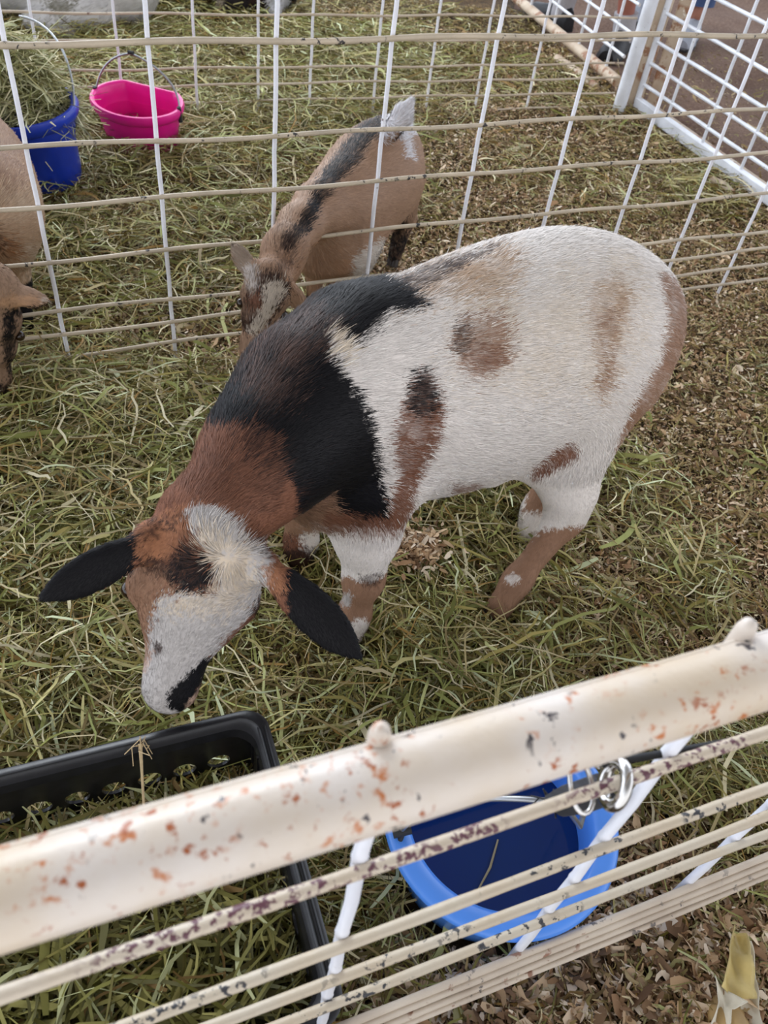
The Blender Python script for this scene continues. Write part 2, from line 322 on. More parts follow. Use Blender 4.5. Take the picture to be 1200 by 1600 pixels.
def blades(n_, P, L, Wd, yaw, pitch, bend, seg=3, seed=1, twist=0.6):
    """curved ribbons: P centre (n,3), length, width, direction; returns verts, quads"""
    r = np.random.default_rng(seed)
    t = np.linspace(-0.5, 0.5, seg+1)[None, :]
    d = np.stack([np.cos(yaw), np.sin(yaw)], -1); s = np.stack([-np.sin(yaw), np.cos(yaw)], -1)
    xy = P[:, None, :2]+d[:, None, :]*(t*L[:, None])[..., None]+s[:, None, :]*((4*t*t-0.33)*(bend*L)[:, None])[..., None]
    kink = r.normal(0, 0.05, (n_, seg+1))*L[:, None]; xy += s[:, None, :]*kink[..., None]*0.5
    z = P[:, None, 2]+t*(L*np.sin(pitch))[:, None]-(4*t*t-0.33)*(np.abs(r.normal(0, 0.05, n_))*L)[:, None]
    tang = d[:, None, :]+s[:, None, :]*(8*t*bend[:, None])[..., None]; tang /= np.linalg.norm(tang, axis=-1, keepdims=True)
    side = np.stack([-tang[..., 1], tang[..., 0]], -1); roll = r.uniform(-twist, twist, n_)[:, None]+r.normal(0, .3, (n_, 1))*t
    wv = Wd[:, None]*np.array([0.55]+[1.0]*(seg-1)+[0.45])[None, :]*0.5
    off = np.concatenate([side*np.cos(roll)[..., None], np.sin(roll)[..., None]], -1)*wv[..., None]
    c = np.concatenate([xy, z[..., None]], -1); V = np.stack([c-off, c+off], 2).reshape(-1, 3)
    b = (np.arange(n_)*(seg+1)*2)[:, None]; k = (np.arange(seg)*2)[None, :]; a = b+k
    Q = np.stack([a, a+1, a+3, a+2], -1).reshape(-1, 4)
    return V, Q
def scatter(n_try, ylim, wfun, seed, pw=1.0):
    r = np.random.default_rng(seed); y = ylim[0]+(ylim[1]-ylim[0])*r.random(n_try)**pw
    x = (r.random(n_try)*2-1)*(0.45+0.62*y)*1.15+0.06
    ok = in_view(x, y); x, y = x[ok], y[ok]; wv = wfun(x, y); ok = r.random(len(x)) < wv
    return x[ok], y[ok]
def crate_hole(x, y):  # no floor hay through the crate or pails
    return True
PAIL = (NP0+FD*0.277+FN*0.148)[:2]
# wood shavings
def shav(x, y): return np.clip(1.15-hayness(x, y)*1.1, 0.05, 1)*np.where(outside_pen(x, y), 0.0, 1)
def not_pail(x, y):
    return (np.hypot(x-PAIL[0], y-PAIL[1]) > 0.122)
def flakes(n_try, ylim, L0, seed, wf, matn, name, label, wr=(0.3, 0.8), thick=0.03, pw=1.0, near=0.0):
    x, y = scatter(n_try, ylim, wf, seed, pw); ok = not_pail(x, y); x, y = x[ok], y[ok]; n_ = len(x); r = np.random.default_rng(seed+9)
    L = L0*np.exp(r.normal(0, 0.45, n_))*(1+near/(1+np.exp((y-0.45)/0.06))); Wd = L*r.uniform(wr[0], wr[1], n_)
    P = np.stack([x, y, ground_z(x, y)-0.008+r.random(n_)*0.018], -1)
    Vv, Qq = blades(n_, P, L, Wd, r.uniform(0, 6.283, n_), r.normal(0, 0.45, n_), r.normal(0, 0.28, n_), 3, seed, 1.0)
    o = mesh_np(name, Vv, Qq, M[matn], None, False); tag(o, label, 'bedding'); o['kind'] = 'stuff'; return o
flakes(460000, (0.05, 3.9), 0.0080, 21, lambda x, y: shav(x, y)*np.clip(1.25-0.2*y, .45, 1)*np.where((x > 0.35) & (y > 0.6) & (y < 1.9), 0.6, 1.0), 'shavings', 'wood_shavings', 'tan curled wood shavings spread over the pen floor', (0.18, 0.55), pw=0.8, near=0.5)
flakes(420000, (0.05, 4.2), 0.011, 31, lambda x, y: np.where(outside_pen(x, y), 0.10, 0.9), 'fines', 'chopped_litter', 'fine chopped straw litter trodden into the pen floor', (0.10, 0.28), pw=0.8)
x_, y_ = gp(645, 890)[:2]
_r = np.random.default_rng(77); nn = 420; P_ = np.stack([x_+_r.normal(0, 0.022, nn), y_+_r.normal(0, 0.022, nn), ground_z(np.full(nn, x_), np.full(nn, y_))+0.066+_r.random(nn)*0.012], -1)
Vv, Qq = blades(nn, P_, 0.012*np.exp(_r.normal(0, .4, nn)), 0.005*np.exp(_r.normal(0, .4, nn)), _r.uniform(0, 6.28, nn), _r.normal(0, .4, nn), _r.normal(0, .25, nn), 3, 78, 1.0)
o = mesh_np('shavings_clump', Vv, Qq, M['shavings'], None, False); tag(o, 'small clump of tan wood shavings on the hay behind the front leg of the spotted goat', 'bedding'); o['kind'] = 'stuff'
HOOVES = [(-0.022, 0.738), (-0.135, 0.882), (0.205, 0.838), (0.225, 0.865), (0.262, 1.026)]    # hay is trodden flat around the feet
# hay
def hay_set(n_try, ylim, L0, W0, seed, wf, matn, name, label, zr=0.05, pw=0.85, seg=4):
    x, y = scatter(n_try, ylim, wf, seed, pw); ok = not_pail(x, y); x, y = x[ok], y[ok]; n_ = len(x); r = np.random.default_rng(seed+3)
    L = L0*np.exp(r.normal(0, 0.5, n_)); L = np.clip(L, 0.012, 0.24); Wd = W0*np.exp(r.normal(0, 0.4, n_))
    hz = hayness(x, y)
    for (hx, hy) in HOOVES: hz = hz*(1-0.85*np.exp(-(((x-hx)**2+(y-hy)**2)/0.042**2)))
    P = np.stack([x, y, ground_z(x, y)-0.004+r.random(n_)*(0.012+zr*hz)], -1)
    Vv, Qq = blades(n_, P, L, Wd, r.uniform(0, 6.283, n_), r.normal(0, 0.2, n_), r.normal(0, 0.10, n_), seg, seed, 1.1)
    Vv[:, 2] = np.maximum(Vv[:, 2], ground_z(Vv[:, 0], Vv[:, 1])-0.01)
    o = mesh_np(name, Vv, Qq, M[matn], None, True); tag(o, label, 'hay'); o['kind'] = 'stuff'; return o
inpen = lambda x, y: np.where(outside_pen(x, y), 0.02, 1.0)
hay_set(250000, (0.05, 4.2), 0.052, 0.0023, 41, lambda x, y: np.clip(hayness(x, y)**1.3+0.05, 0, 1)*inpen(x, y), 'hay', 'loose_hay', 'loose olive and straw coloured hay covering the pen floor', 0.068)
hay_set(48000, (0.05, 4.2), 0.062, 0.0034, 51, lambda x, y: np.clip(hayness(x, y)**1.6+0.03, 0, 1)*inpen(x, y), 'hay_green', 'green_hay', 'broad pale green hay blades strewn over the pen floor', 0.076)
hay_set(22000, (0.05, 3.2), 0.11, 0.0024, 61, lambda x, y: np.clip(hayness(x, y)**1.5+0.02, 0, 1)*inpen(x, y), 'dry_stems', 'dry_stems', 'long dry tan stems lying on top of the hay', 0.080, seg=6)

# ------------------------------------------------------------------ fences
def wob(p, s): return np.array(p)+np.array([0, 0, s])*math.sin(p[0]*9.1+p[1]*5.3)
def rod(name, a, b, z, r, mat, parent, wobble=0.002, ends=True, n=10, side=0.0, N=None, dz=0.0):
    a = np.array([a[0], a[1], z-dz/2]); b = np.array([b[0], b[1], z+dz/2]); k = max(3, int(np.linalg.norm(b-a)/0.05))
    ph = random.random()*6; pts = []
    for i in range(k+1):
        p = a+(b-a)*i/k; p = p+np.array([0, 0, wobble*math.sin(i*0.7+ph)+wobble*0.7*math.sin(i*0.23+ph*2)])
        if N is not None: p = p+N*(side+wobble*0.6*math.sin(i*0.4+ph))
        pts.append(p)
    m = MB(); m.tube(pts, [r*(1+0.06*math.sin(i*2.3+ph)) for i in range(k+1)], n); return m.build(name, mat, parent)
def bar(name, p, z0, z1, r, mat, parent, n=10, blob=()):
    zs = sorted(set(list(np.linspace(z0, z1, 14))+[b+d for b in blob for d in (-0.006, -0.003, 0, 0.003, 0.006)]))
    pts = [np.array([p[0]+0.0008*math.sin(z*40), p[1], z]) for z in zs]
    rr = [r*(1.0+0.14*max([0]+[1-abs(z-b)/0.006 for b in blob])) for z in zs]
    m = MB(); m.tube(pts, rr, n); return m.build(name, mat, parent)
# near fence: top rail, widely spaced rods, ribbed base rail
nf = empty('livestock_panel', tuple(NP0), 'white pipe fence panel closest to the viewer, rust-spotted thick top rail', 'fence')
A = NP0-FD*0.62; B = NP0+FD*1.10
rail_z = 0.705
pts = [A+(B-A)*t+np.array([0, 0, rail_z])+FN*0.002*math.sin(t*9) for t in np.linspace(0, 1, 40)]
m = MB(); m.tube(pts, 0.0213, 28); m.build('top_rail', M['rail_paint'], nf)
m = MB(); m.tube([p+FN*0.0155+np.array([0, 0, 0.0118]) for p in pts], 0.0030, 8); m.build('weld_seam', M['rail_paint'], nf)
NZ = [0.589, 0.445, 0.352, 0.270]
for z in NZ: rod('horizontal_rod', A, B, z, 0.0046, M['rod_purple' if z > 0.5 else 'rod_paint'], nf, 0.0012, N=FN)
for i in range(-2, 5):
    p = NP0+FD*(0.2250*i+0.0075)+FN*0.0085
    bar('vertical_bar', p, 0.095, 0.695, 0.0050, M['bar_paint'], nf, 12, NZ)
    # rounded bar end poking over the rail
    q = NP0+FD*(0.2245*i+0.0067)+FN*0.0165
    m = MB(); m.tube([q+np.array([0, 0, rail_z-0.012]), q+np.array([0, 0, rail_z+0.020]), q+np.array([0, 0, rail_z+0.0265]), q+np.array([0, 0, rail_z+0.0290])], [0.0058, 0.0060, 0.0044, 0.0014], 14); m.build('bar_end', M['rail_paint'], nf)
for k, (z, dn, r) in enumerate([(0.142, 0.002, 0.0042), (0.136, -0.0035, 0.0044), (0.129, -0.0090, 0.0042), (0.122, -0.0140, 0.0038)]):
    rod('base_rail_rib', A, B, z, r, M['base_rail'], nf, 0.0005, N=FN, side=dn)
for t in (0.0, 1.0):
    q = A+(B-A)*t; m = MB(); m.tube([q+np.array([0, 0, -0.02]), q+np.array([0, 0, rail_z])], 0.019, 20); m.build('end_post', M['rail_paint'], nf)

# middle fence
mf = empty('livestock_panel', tuple(MID0), 'white welded rod fence panel across the pen behind the spotted goat', 'fence')
A = MID0-MD*0.95; B = MID0+MD*1.75
MZ = [(0.611, 0.0054), (0.455, 0.0042), (0.354, 0.0042), (0.249, 0.0040), (0.142, 0.0038), (0.089, 0.0038), (0.039, 0.0038), (-0.010, 0.0038), (-0.058, 0.0038)]
for z, r in MZ: rod('horizontal_rod', A, B, z, r, M['rod_mid'], mf, 0.0022, N=MN)
for i in range(-4, 9):
    p = MID0+MD*(0.2115*i-0.002)
    bar('vertical_bar', p+MN*0.008, -0.06, 0.72, 0.0042, M['bar_paint'], mf, 8)
rod('top_rail', A, B, 0.725, 0.014, M['rod_mid'], mf, 0.0005, N=MN, n=16)

# far fence: runs into the gate post
FF0 = gp(583, 180); FF1 = gp(945, 172); fd = unit(FF1-FF0)
ff = empty('livestock_panel', tuple(FF0), 'thin cream rod fence panel behind the pink pail', 'fence')
A = FF0-fd*2.0; B = FF1+fd*0.02
for z in (0.003, 0.051, 0.100, 0.147, 0.222, 0.293, 0.39, 0.50): rod('horizontal_rod', A, B, z, 0.0036, M['far_paint'], ff, 0.002, n=8, N=FN, dz=0.022)
for px, py in [(309, 190), (403, 181), (482, 182), (581, 180), (664, 177), (741, 172), (822, 170)]:
    bar('vertical_bar', gp(px, py)+np.array([0, .004, 0]), -0.01, 0.62, 0.0042, M['bar_paint'], ff, 8)
for k in range(1, 6): bar('vertical_bar', gp(309, 190)-fd*0.215*k, -0.01, 0.62, 0.0042, M['bar_paint'], ff, 8)
rod('top_rail', A, B, 0.62, 0.013, M['far_paint'], ff, 0.0005, n=12)
q = gp(966, 172); m = MB(); m.tube([q+np.array([0, 0, -0.02]), q+np.array([0, 0, 1.0])], 0.023, 20); m.build('end_post', M['white_far'], ff)

# weathered gate post in the corner
q = gp(984, 168)
gpst = empty('gate_post', tuple(q), 'flaking cream and rust steel post in the back corner', 'post')
m = MB(); m.box(q+np.array([0.012, 0.03, 0.55]), unit([1, .1, 0])*0.026, unit([-.1, 1, 0])*0.02, np.array([0, 0, 0.57])); m.build('post_face', M['post_paint'], gpst, True, 0.004)
m = MB(); m.box(q+np.array([0.085, 0.05, 0.55]), unit([1, -.3, 0])*0.02, unit([.3, 1, 0])*0.02, np.array([0, 0, 0.57])); m.build('post_channel', M['post_paint'], gpst, True, 0.004)
m = MB(); m.tube([q+np.array([-0.030, 0.0, 0.0]), q+np.array([-0.030, 0.0, 1.1])], 0.007, 10); m.build('hinge_rod', M['far_paint'], gpst)

# right-hand panel, seen from inside with a white channel along the bottom
rp = empty('livestock_panel', tuple(RC), 'bright white fence panel on the right with a white channel base', 'fence')
A = RC; B = RC+RD*1.7; RN = np.array([RD[1], -RD[0], 0]); RN = RN if RN[0] > 0 else -RN
m = MB(); m.box((A+B)/2+np.array([0, 0, 0.018])+RN*0.0, (B-A)/2, RN*0.013, np.array([0, 0, 0.020])); m.build('base_channel', M['white_far'], rp, True, 0.003)
m = MB(); m.box((A+B)/2+np.array([0, 0, 0.012])+RN*0.036, (B-A)/2, RN*0.014, np.array([0, 0, 0.015])); m.build('base_skid', M['post_paint'], rp, True, 0.003)
for z in (0.085, 0.155, 0.225, 0.315, 0.42, 0.545, 0.68): rod('horizontal_rod', A, B, z, 0.0062, M['white_far'], rp, 0.0006, n=10)
rb = [gp(1041, 200), gp(1093, 238), gp(1148, 282)]; sp = np.mean([np.linalg.norm(rb[i+1]-rb[i]) for i in range(2)])
for k in range(0, 7): bar('vertical_bar', RC+RD*((rb[0]-RC)@RD+sp*k), 0.02, 0.86, 0.0055, M['white_far'], rp, 10)
m = MB(); m.tube([RC+np.array([0, 0, 0.02]), RC+np.array([0, 0, 0.9])], 0.011, 14); m.build('end_post', M['white_far'], rp)
rod('top_rail', A, B, 0.88, 0.018, M['white_far'], rp, 0.0003, n=16)

# back-left panel beyond the far fence
lp = empty('livestock_panel', tuple(LC), 'white fence panel with a dusty round base rail in front of the black shoes', 'fence')
A = LC+LD*0.02; B = LC+LD*1.9; LN = np.array([-LD[1], LD[0], 0])
m = MB(); m.tube([A+np.array([0, 0, 0.045]), B+np.array([0, 0, 0.045])], 0.020, 16); m.build('base_rail', M['post_paint'], lp)
for z in (0.13, 0.21, 0.30, 0.41, 0.55): rod('horizontal_rod', A, B, z, 0.0058, M['white_far'], lp, 0.0006, n=8)
for k in range(0, 8): bar('vertical_bar', LC+LD*(0.12+0.235*k), 0.05, 0.8, 0.0055, M['white_far'], lp, 8)
q = B; m = MB(); m.tube([q+np.array([0, 0, 0]), q+np.array([0, 0, 0.85])], 0.02, 14); m.build('end_post', M['white_far'], lp)
# old rail lying in the litter
a = gp(868, 95)+0; b = gp(930, 142); m = MB(); m.tube([a+np.array([0, 0, 0.006]), (a+b)/2+np.array([0, 0, 0.012]), b+np.array([0, 0, 0.006])], 0.019, 12)
tag(m.build('fallen_rail', M['post_paint']), 'rusty cream rail half buried in litter inside the back corner', 'rail')
a = gp(1112, 282); b = gp(1145, 304); m = MB(); m.tube([a+np.array([0, 0, 0.002]), (a+b)/2+np.array([0, 0, 0.006]), b+np.array([0, 0, 0.002])], [0.012, 0.014, 0.010], 12)
tag(m.build('rail_offcut', M['post_paint']), 'short rusty offcut lying beside the right-hand fence channel', 'offcut')

# ------------------------------------------------------------------ pails
def hay_tuft(name, cx_, cy_, z0, rx, ry, zh, n_, seed, label, mat='hay_green', L0=0.08, W0=0.004, rot=0.0, cover=None):
    r = np.random.default_rng(seed); a = r.uniform(0, 6.283, n_); q = np.sqrt(r.random(n_)); lx = rx*q*np.cos(a); ly = ry*q*np.sin(a)
    x = cx_+lx*math.cos(rot)-ly*math.sin(rot); y = cy_+lx*math.sin(rot)+ly*math.cos(rot)
    P = np.stack([x, y, z0+zh*(1-q**2)*r.random(n_)**0.4], -1); L = L0*np.exp(r.normal(0, 0.4, n_)); Wd = W0*np.exp(r.normal(0, 0.35, n_))
    Vv, Qq = blades(n_, P, L, Wd, r.uniform(0, 6.283, n_), r.normal(0, 0.35, n_), r.normal(0, 0.13, n_), 5, seed, 1.1)
    return Vv, Qq
def stuff_hay(name, parts, mat, label):
    Vs = []; Qs = []; b = 0
    for (v, q) in parts: Vs.append(v); Qs.append(q+b); b += len(v)
    o = mesh_np(name, np.concatenate(Vs), np.concatenate(Qs), M[mat], None, True); tag(o, label, 'hay'); o['kind'] = 'stuff'; return o
# near pail with water
pz = 0.0
pc = np.array([PAIL[0], PAIL[1], 0.0])
pail = empty('water_pail', (pc[0], pc[1], 0.0), 'light blue round plastic pail of water below the rusty top rail', 'pail')
PR = 0.1425; zk = 0.155/0.205
prof = [(0.0, 0.004), (0.098, 0.004), (0.104, 0.012), (0.112, 0.07), (0.123, 0.150), (0.126, 0.152), (0.127, 0.172), (0.134, 0.176), (0.1395, 0.184), (0.142, 0.194), (0.139, 0.202), (0.131, 0.205),
        (0.118, 0.202), (0.112, 0.196), (0.110, 0.170), (0.106, 0.110), (0.100, 0.03), (0.093, 0.014), (0.0, 0.012)]
prof = [(r*PR/0.142, z*zk) for r, z in prof]
m = MB(); m.lathe(prof, pc, 96, 1.0, 1.0, math.atan2(FD[1], FD[0]), 0.40); m.build('pail_wall', M['blue_pail'], pail)
m = MB(); m.lathe([(0.1085, 0.0), (0.100, 0.0006), (0.06, 0.0003), (0.001, 0.0)], pc+np.array([0, 0, 0.098]), 96, 1.0, 1.0, math.atan2(FD[1], FD[0]), 0.40); wt = m.build('water', M['water'], pail)
hl = gp(624, 1303, 0.158); hr = np.array([pc[0]+0.115, pc[1]+0.045, 0.158])
def bez(a, b, c, d, n=24): return [((1-t)**3)*a+3*t*(1-t)**2*b+3*t*t*(1-t)*c+t**3*d for t in np.linspace(0, 1, n)]
hm = gp(860, 1252, 0.33)
m = MB(); m.tube(bez(hl+np.array([0, 0, .0]), hl+np.array([0.012, 0.010, 0.07]), hm+np.array([-0.07, -0.006, 0.005]), hm), 0.0030, 10)
hd = m.build('handle', M['wire'], pail)
m = MB(); m.tube([hl+np.array([0, -0.012, -0.028]), hl+np.array([0.001, -0.008, -0.01]), hl+np.array([0.003, 0, 0.002])], 0.0035, 8); m.tube([hl+np.array([-0.008, -0.002, 0.004]), hl+np.array([0.012, 0.005, 0.008])], 0.0062, 10); m.build('handle_ear', M['rubber'], pail)
m = MB(); m.tube([hm+(-0.002), hm+np.array([0.02, 0.008, -0.02]), hm+np.array([0.05, 0.012, -0.07]), hr+np.array([-0.01, 0, 0.02]), hr], 0.0030, 8); m.build('handle', M['wire'], pail)
# straw floating on the water
a = gp(778, 1312, 0.100); b = gp(742, 1400, 0.100); m = MB(); m.tube([a, (a+b)/2+np.array([0.004, 0, 0.0]), b], [0.0012, 0.0016, 0.001], 6)
tag(m.build('straw', M['dry_stems']), 'single olive straw floating on the water in the light blue pail', 'straw')
# strap and snap hook that tie the handle to the fence
r1 = NP0+np.array([0, 0, 0.589])
hk = gp(965, 1232, 0.589); hkx = NP0+FD*((hk-NP0)@FD); hkx[2] = 0.589
sa = gp(858, 1256, 0.42); sb = gp(948, 1222, 0.53)
sh = empty('snap_hook', tuple(hkx), 'shiny steel snap hook clipped around the top rod above the light blue pail', 'snap hook')
RG = []
for k in range(28):
    a_ = 2*math.pi*k/28; RG.append(hkx+FN*0.001+(unit(FN+0.40*FD)*math.cos(a_)*0.0135+np.array([0, 0, 1.0])*math.sin(a_)*0.0135)+FD*0.004*math.sin(a_))
m = MB(); m.tube(RG, 0.0043, 12, closed=True); m.build('ring', M['steel'], sh)
hb = hkx-FD*0.022+FN*0.012
def loop(c, u, v, ru, rv, n=24, pinch=0.0):
    return [c+u*ru*math.cos(2*math.pi*k/n)*(1-pinch*math.sin(2*math.pi*k/n))+v*rv*math.sin(2*math.pi*k/n) for k in range(n)]
m = MB(); m.tube(loop(hb+np.array([0, 0, 0.002]), unit(FD+FN*0.2), unit(np.array([0, 0, 1.0])*0.6+FN*0.8), 0.008, 0.024, 24, 0.5), 0.0019, 8, closed=True); m.build('gate_loop', M['steel'], sh)
m = MB(); m.tube([hb+FD*0.010+FN*0.004+np.array([0, 0, .020]), hb+FD*0.013+FN*0.006+np.array([0, 0, .008]), hkx+FN*0.016-FD*0.004], 0.0030, 10); m.tube([hb+FD*0.004+np.array([0, 0, .024]), hb+FD*0.012+np.array([0, 0, .018]), hb+FD*0.016+FN*.004+np.array([0, 0, .004])], 0.0022, 8); m.build('swivel', M['steel'], sh)
stp = empty('bungee_strap', tuple(sb), 'frayed grey and black strap joining the pail handle to the steel snap hook', 'strap')
c_ = [sa, sa+(sb-sa)*0.25, sa+(sb-sa)*0.6, sb+(sb-sa)*0.12]
m = MB(); m.tube(c_, [0.005, 0.0150, 0.0190, 0.0165], 12, flat=(np.array([0.1, 0.4, 1.0]), 0.2)); m.build('webbing', M['strap'], stp)
m = MB(); m.tube([p-FN*0.006+np.array([0, 0, -0.016]) for p in c_[1:]], [0.005, 0.009, 0.008], 10, flat=(np.array([0.2, 0.1, 1.0]), 0.35)); m.build('webbing_fold', M['rubber'], stp)
m = MB(); rr_ = np.random.default_rng(3)
for k in range(26):
    d0 = sa+(sb-sa)*rr_.uniform(-0.05, 0.22)+rr_.normal(0, 0.004, 3); m.tube([d0, d0+rr_.normal(0, 0.0035, 3), d0+rr_.normal(0, 0.005, 3)], 0.0008, 4)
m.build('frayed_end', M['rubber'], stp)
ca = hkx+FN*0.016-FD*0.0; cb = gp(1215, 1135, 0.60); cb2 = ca+(cb-ca)*2.0
m = MB(); m.tube([ca+(cb2-ca)*t+np.array([0, 0, -0.010*math.sin(math.pi*t)]) for t in np.linspace(0, 1, 30)], 0.0030, 8)
tag(m.build('elastic_rope', M['rubber']), 'thin black cord stretched along the near fence from the snap hook', 'cord')

# background pails
def flat_pail(name, c, r, h, mat, label, rot, tilt, handle=True, sy=0.8):
    p = empty(name, tuple(c), label, 'pail'); 
    prof = [(0.0, 0.003), (r*0.74, 0.003), (r*0.78, 0.012), (r*0.86, h*0.62), (r*0.885, h*0.64), (r*0.93, h*0.82), (r*0.99, h*0.84), (r*1.03, h*0.90), (r*1.045, h*0.96), (r*1.02, h), (r*0.96, h),
            (r*0.92, h*0.97), (r*0.90, h*0.80), (r*0.86, h*0.70), (r*0.845, h*0.70), (r*0.77, h*0.1), (r*0.7, 0.02), (0.0, 0.018)]
    m = MB(); m.lathe(prof, (0, 0, 0), 80, 1.0, sy, 0.0, 0.62)
    T = Matrix.Rotation(rot, 3, 'Z')@Matrix.Rotation(tilt[0], 3, 'X')@Matrix.Rotation(tilt[1], 3, 'Y')
    T = np.array(T); tr = lambda v: tuple(T@np.asarray(v, float)+np.asarray(c))
    m.V = [tr(v) for v in m.V]; m.build('pail_wall', M[mat], p)
    if handle:
        R = r*1.0; pts = []
        a, b = np.array([-R*1.0, 0.0, h*0.93]), np.array([R*1.0, 0.0, h*0.93])
        top = np.array([-0.02, R*0.30, h+0.10])
        P1 = bez(a, a+np.array([0.01, 0.03, 0.07]), top+np.array([-0.05, -0.005, -0.012]), top, 16); P2 = bez(top, top+np.array([0.05, 0.005, -0.012]), b+np.array([0, 0.03, 0.075]), b, 16)
        m = MB(); m.tube([tr(q) for q in P1+P2[1:]], 0.0028, 8); m.build('handle', M['wire'], p)
        m = MB()
        for s in (a, b): m.tube([tr(s+np.array([0, 0, -0.025])), tr(s+np.array([0, 0, 0.016]))], 0.006, 8); m.build('handle_ear', M['rubber'], p); m = MB()
        m.tube([tr(top+np.array([-.008, 0, 0.002])), tr(top+np.array([0.008, 0, 0.002]))], 0.005, 8); m.build('grip', M['rubber'], p)
    return p, tr
pk = (gp(143, 150, 0.14)+gp(291, 150, 0.14))/2; pk[2] = -0.030; 
pink, ptr = flat_pail('feed_pail', pk, 0.128, 0.17, 'pink_pail', 'empty hot pink plastic pail with a wire handle', -0.18, (0.10, 0), True)
bk = (gp(-75, 165, 0.2)+gp(133, 150, 0.2))/2; bk[2] = 0.0
blue, btr = flat_pail('feed_pail', bk, 0.160, 0.20, 'royal_pail', 'royal blue plastic pail heaped with hay beside the pink pail', 0.05, (0.10, -0.10), False)
a, b = np.array(btr((-0.16, 0.0, 0.19))), np.array(btr((0.16, 0.0, 0.19))); top = gp(30, 25, 0.33)
m = MB(); m.tube(bez(b, b+np.array([0, 0.03, 0.06]), top+np.array([0.12, 0, 0.0]), top, 18), 0.0028, 8); m.build('handle', M['wire'], blue)
hc = np.array(btr((0, 0, 0.17)))
stuff_hay('hay_heap', [hay_tuft('x', hc[0]-0.01, hc[1]+0.045, hc[2]-0.02, 0.150, 0.085, 0.21, 2600, 5, '', L0=0.09, W0=0.003), hay_tuft('x', hc[0]+0.05, hc[1]-0.05, hc[2]+0.02, 0.08, 0.04, 0.03, 60, 6, '', L0=0.1, W0=0.0025)], 'hay_pale', 'heap of pale green hay overflowing the royal blue pail')
stuff_hay('hay_wisps', [hay_tuft('x', pk[0]+0.0, pk[1]-0.13, 0.0, 0.17, 0.05, 0.05, 260, 7, '', L0=0.09, W0=0.003)], 'dry_stems', 'dry wisps of hay against the foot of the pink pail')
# rounded object half under the blue pail
q = gp(74, 222, 0.0); m = MB(); m.lathe([(0.055, 0.0), (0.054, 0.03), (0.048, 0.045), (0.03, 0.054), (0.0, 0.056)], q, 24, 1.0, 0.6, -0.1)
tn = empty('feed_tin', tuple(q), 'low rounded tin with a red edge lying against the royal blue pail', 'tin'); m.build('tin_wall', mat_plain('tarnished_tin', (150, 146, 120), 0.5, var=0.3), tn)
m = MB(); m.tube([q+np.array([0.05*math.cos(t), 0.03*math.sin(t), 0.047]) for t in np.linspace(0, 2*math.pi, 20, endpoint=False)], 0.004, 6, closed=True); m.build('rim', mat_plain('red_enamel', (176, 50, 40), 0.4), tn)

# ------------------------------------------------------------------ crate
cz = 0.165
c1 = gp(412, 1100, cz); c2 = gp(548, 1592, cz); c3 = gp(-10, 1216, cz)
uy = unit(c2-c1); ux = unit(c3-c1); ux = unit(ux-uy*(ux@uy)); LY = np.linalg.norm(c2-c1); LX = 0.52
crate = empty('plastic_crate', tuple((c1+c2)/2*np.array([1, 1, 0])+ux*LX/2), 'black plastic crate of hay with round holes in its walls', 'crate')
O = c1.copy(); O[2] = 0
def cp(a, b, z): return O+ux*a+uy*b+np.array([0, 0, z])
def rrect(inset, z, r=0.03, n=6):
    P = []; a0, a1, b0, b1 = inset, LX-inset, inset, LY-inset
    for (ca_, cb_, s) in ((a0+r, b0+r, 180), (a1-r, b0+r, 270), (a1-r, b1-r, 0), (a0+r, b1-r, 90)):
        for k in range(n+1):
            t = math.radians(s+90*k/n); P.append(cp(ca_+r*math.cos(t), cb_+r*math.sin(t), z))
    return P
def ring_loft(levels):
    V = []; F = []; n = len(levels[0])
    for L_ in levels: V += L_
    for i in range(len(levels)-1):
        for j in range(n): F.append((i*n+j, i*n+(j+1) % n, (i+1)*n+(j+1) % n, (i+1)*n+j))
    return V, F
V_, F_ = ring_loft([rrect(0.016, cz-0.022), rrect(0.002, cz-0.016), rrect(0, cz-0.003), rrect(0.003, cz), rrect(0.010, cz), rrect(0.0125, cz-0.006), rrect(0.019, cz-0.008), rrect(0.022, cz-0.020), rrect(0.016, cz-0.022)])
m = MB(); m.add(V_, F_); m.build('rim', M['black_plastic'], crate)
# walls with round holes (far wall and right wall boards built as perforated slabs)
def perforated(a, b, zlo, zhi, holes, th, nrm):
    """flat wall a->b with elliptical holes at (u, z, r)"""
    d = unit(b-a); L_ = np.linalg.norm(b-a); nu, nz = int(L_/0.004), int((zhi-zlo)/0.004)
    us = np.linspace(0, L_, nu+1); zs = np.linspace(zlo, zhi, nz+1); V = []; F = []
    for side in (0, 1):
        for z in zs:
            for u in us:
                uu, zz = u, z
                for (hu, hz, hr) in holes:
                    dd = math.hypot(u-hu, z-hz)
                    if abs(dd-hr) < 0.0030 and dd > 0: uu = hu+(u-hu)*hr/dd; zz = hz+(z-hz)*hr/dd
                V.append(a+d*uu+nrm*th*(side-0.5)+np.array([0, 0, zz]))
    W = nu+1; S = W*(nz+1); keep = set()
    for i in range(nz):
        for j in range(nu):
            cu, cz_ = (us[j]+us[j+1])/2, (zs[i]+zs[i+1])/2
            if all(math.hypot(cu-hu, cz_-hz) > hr for hu, hz, hr in holes): keep.add((i, j))
    for (i, j) in keep:
        k = i*W+j; F.append((k, k+1, k+1+W, k+W)); F.append((S+k+W, S+k+1+W, S+k+1, S+k))
        for (di, dj, p, q) in ((-1, 0, k, k+1), (1, 0, k+1+W, k+W), (0, -1, k+W, k), (0, 1, k+1, k+1+W)):
            if (i+di, j+dj) not in keep: F.append((q, p, S+p, S+q))
    return V, F
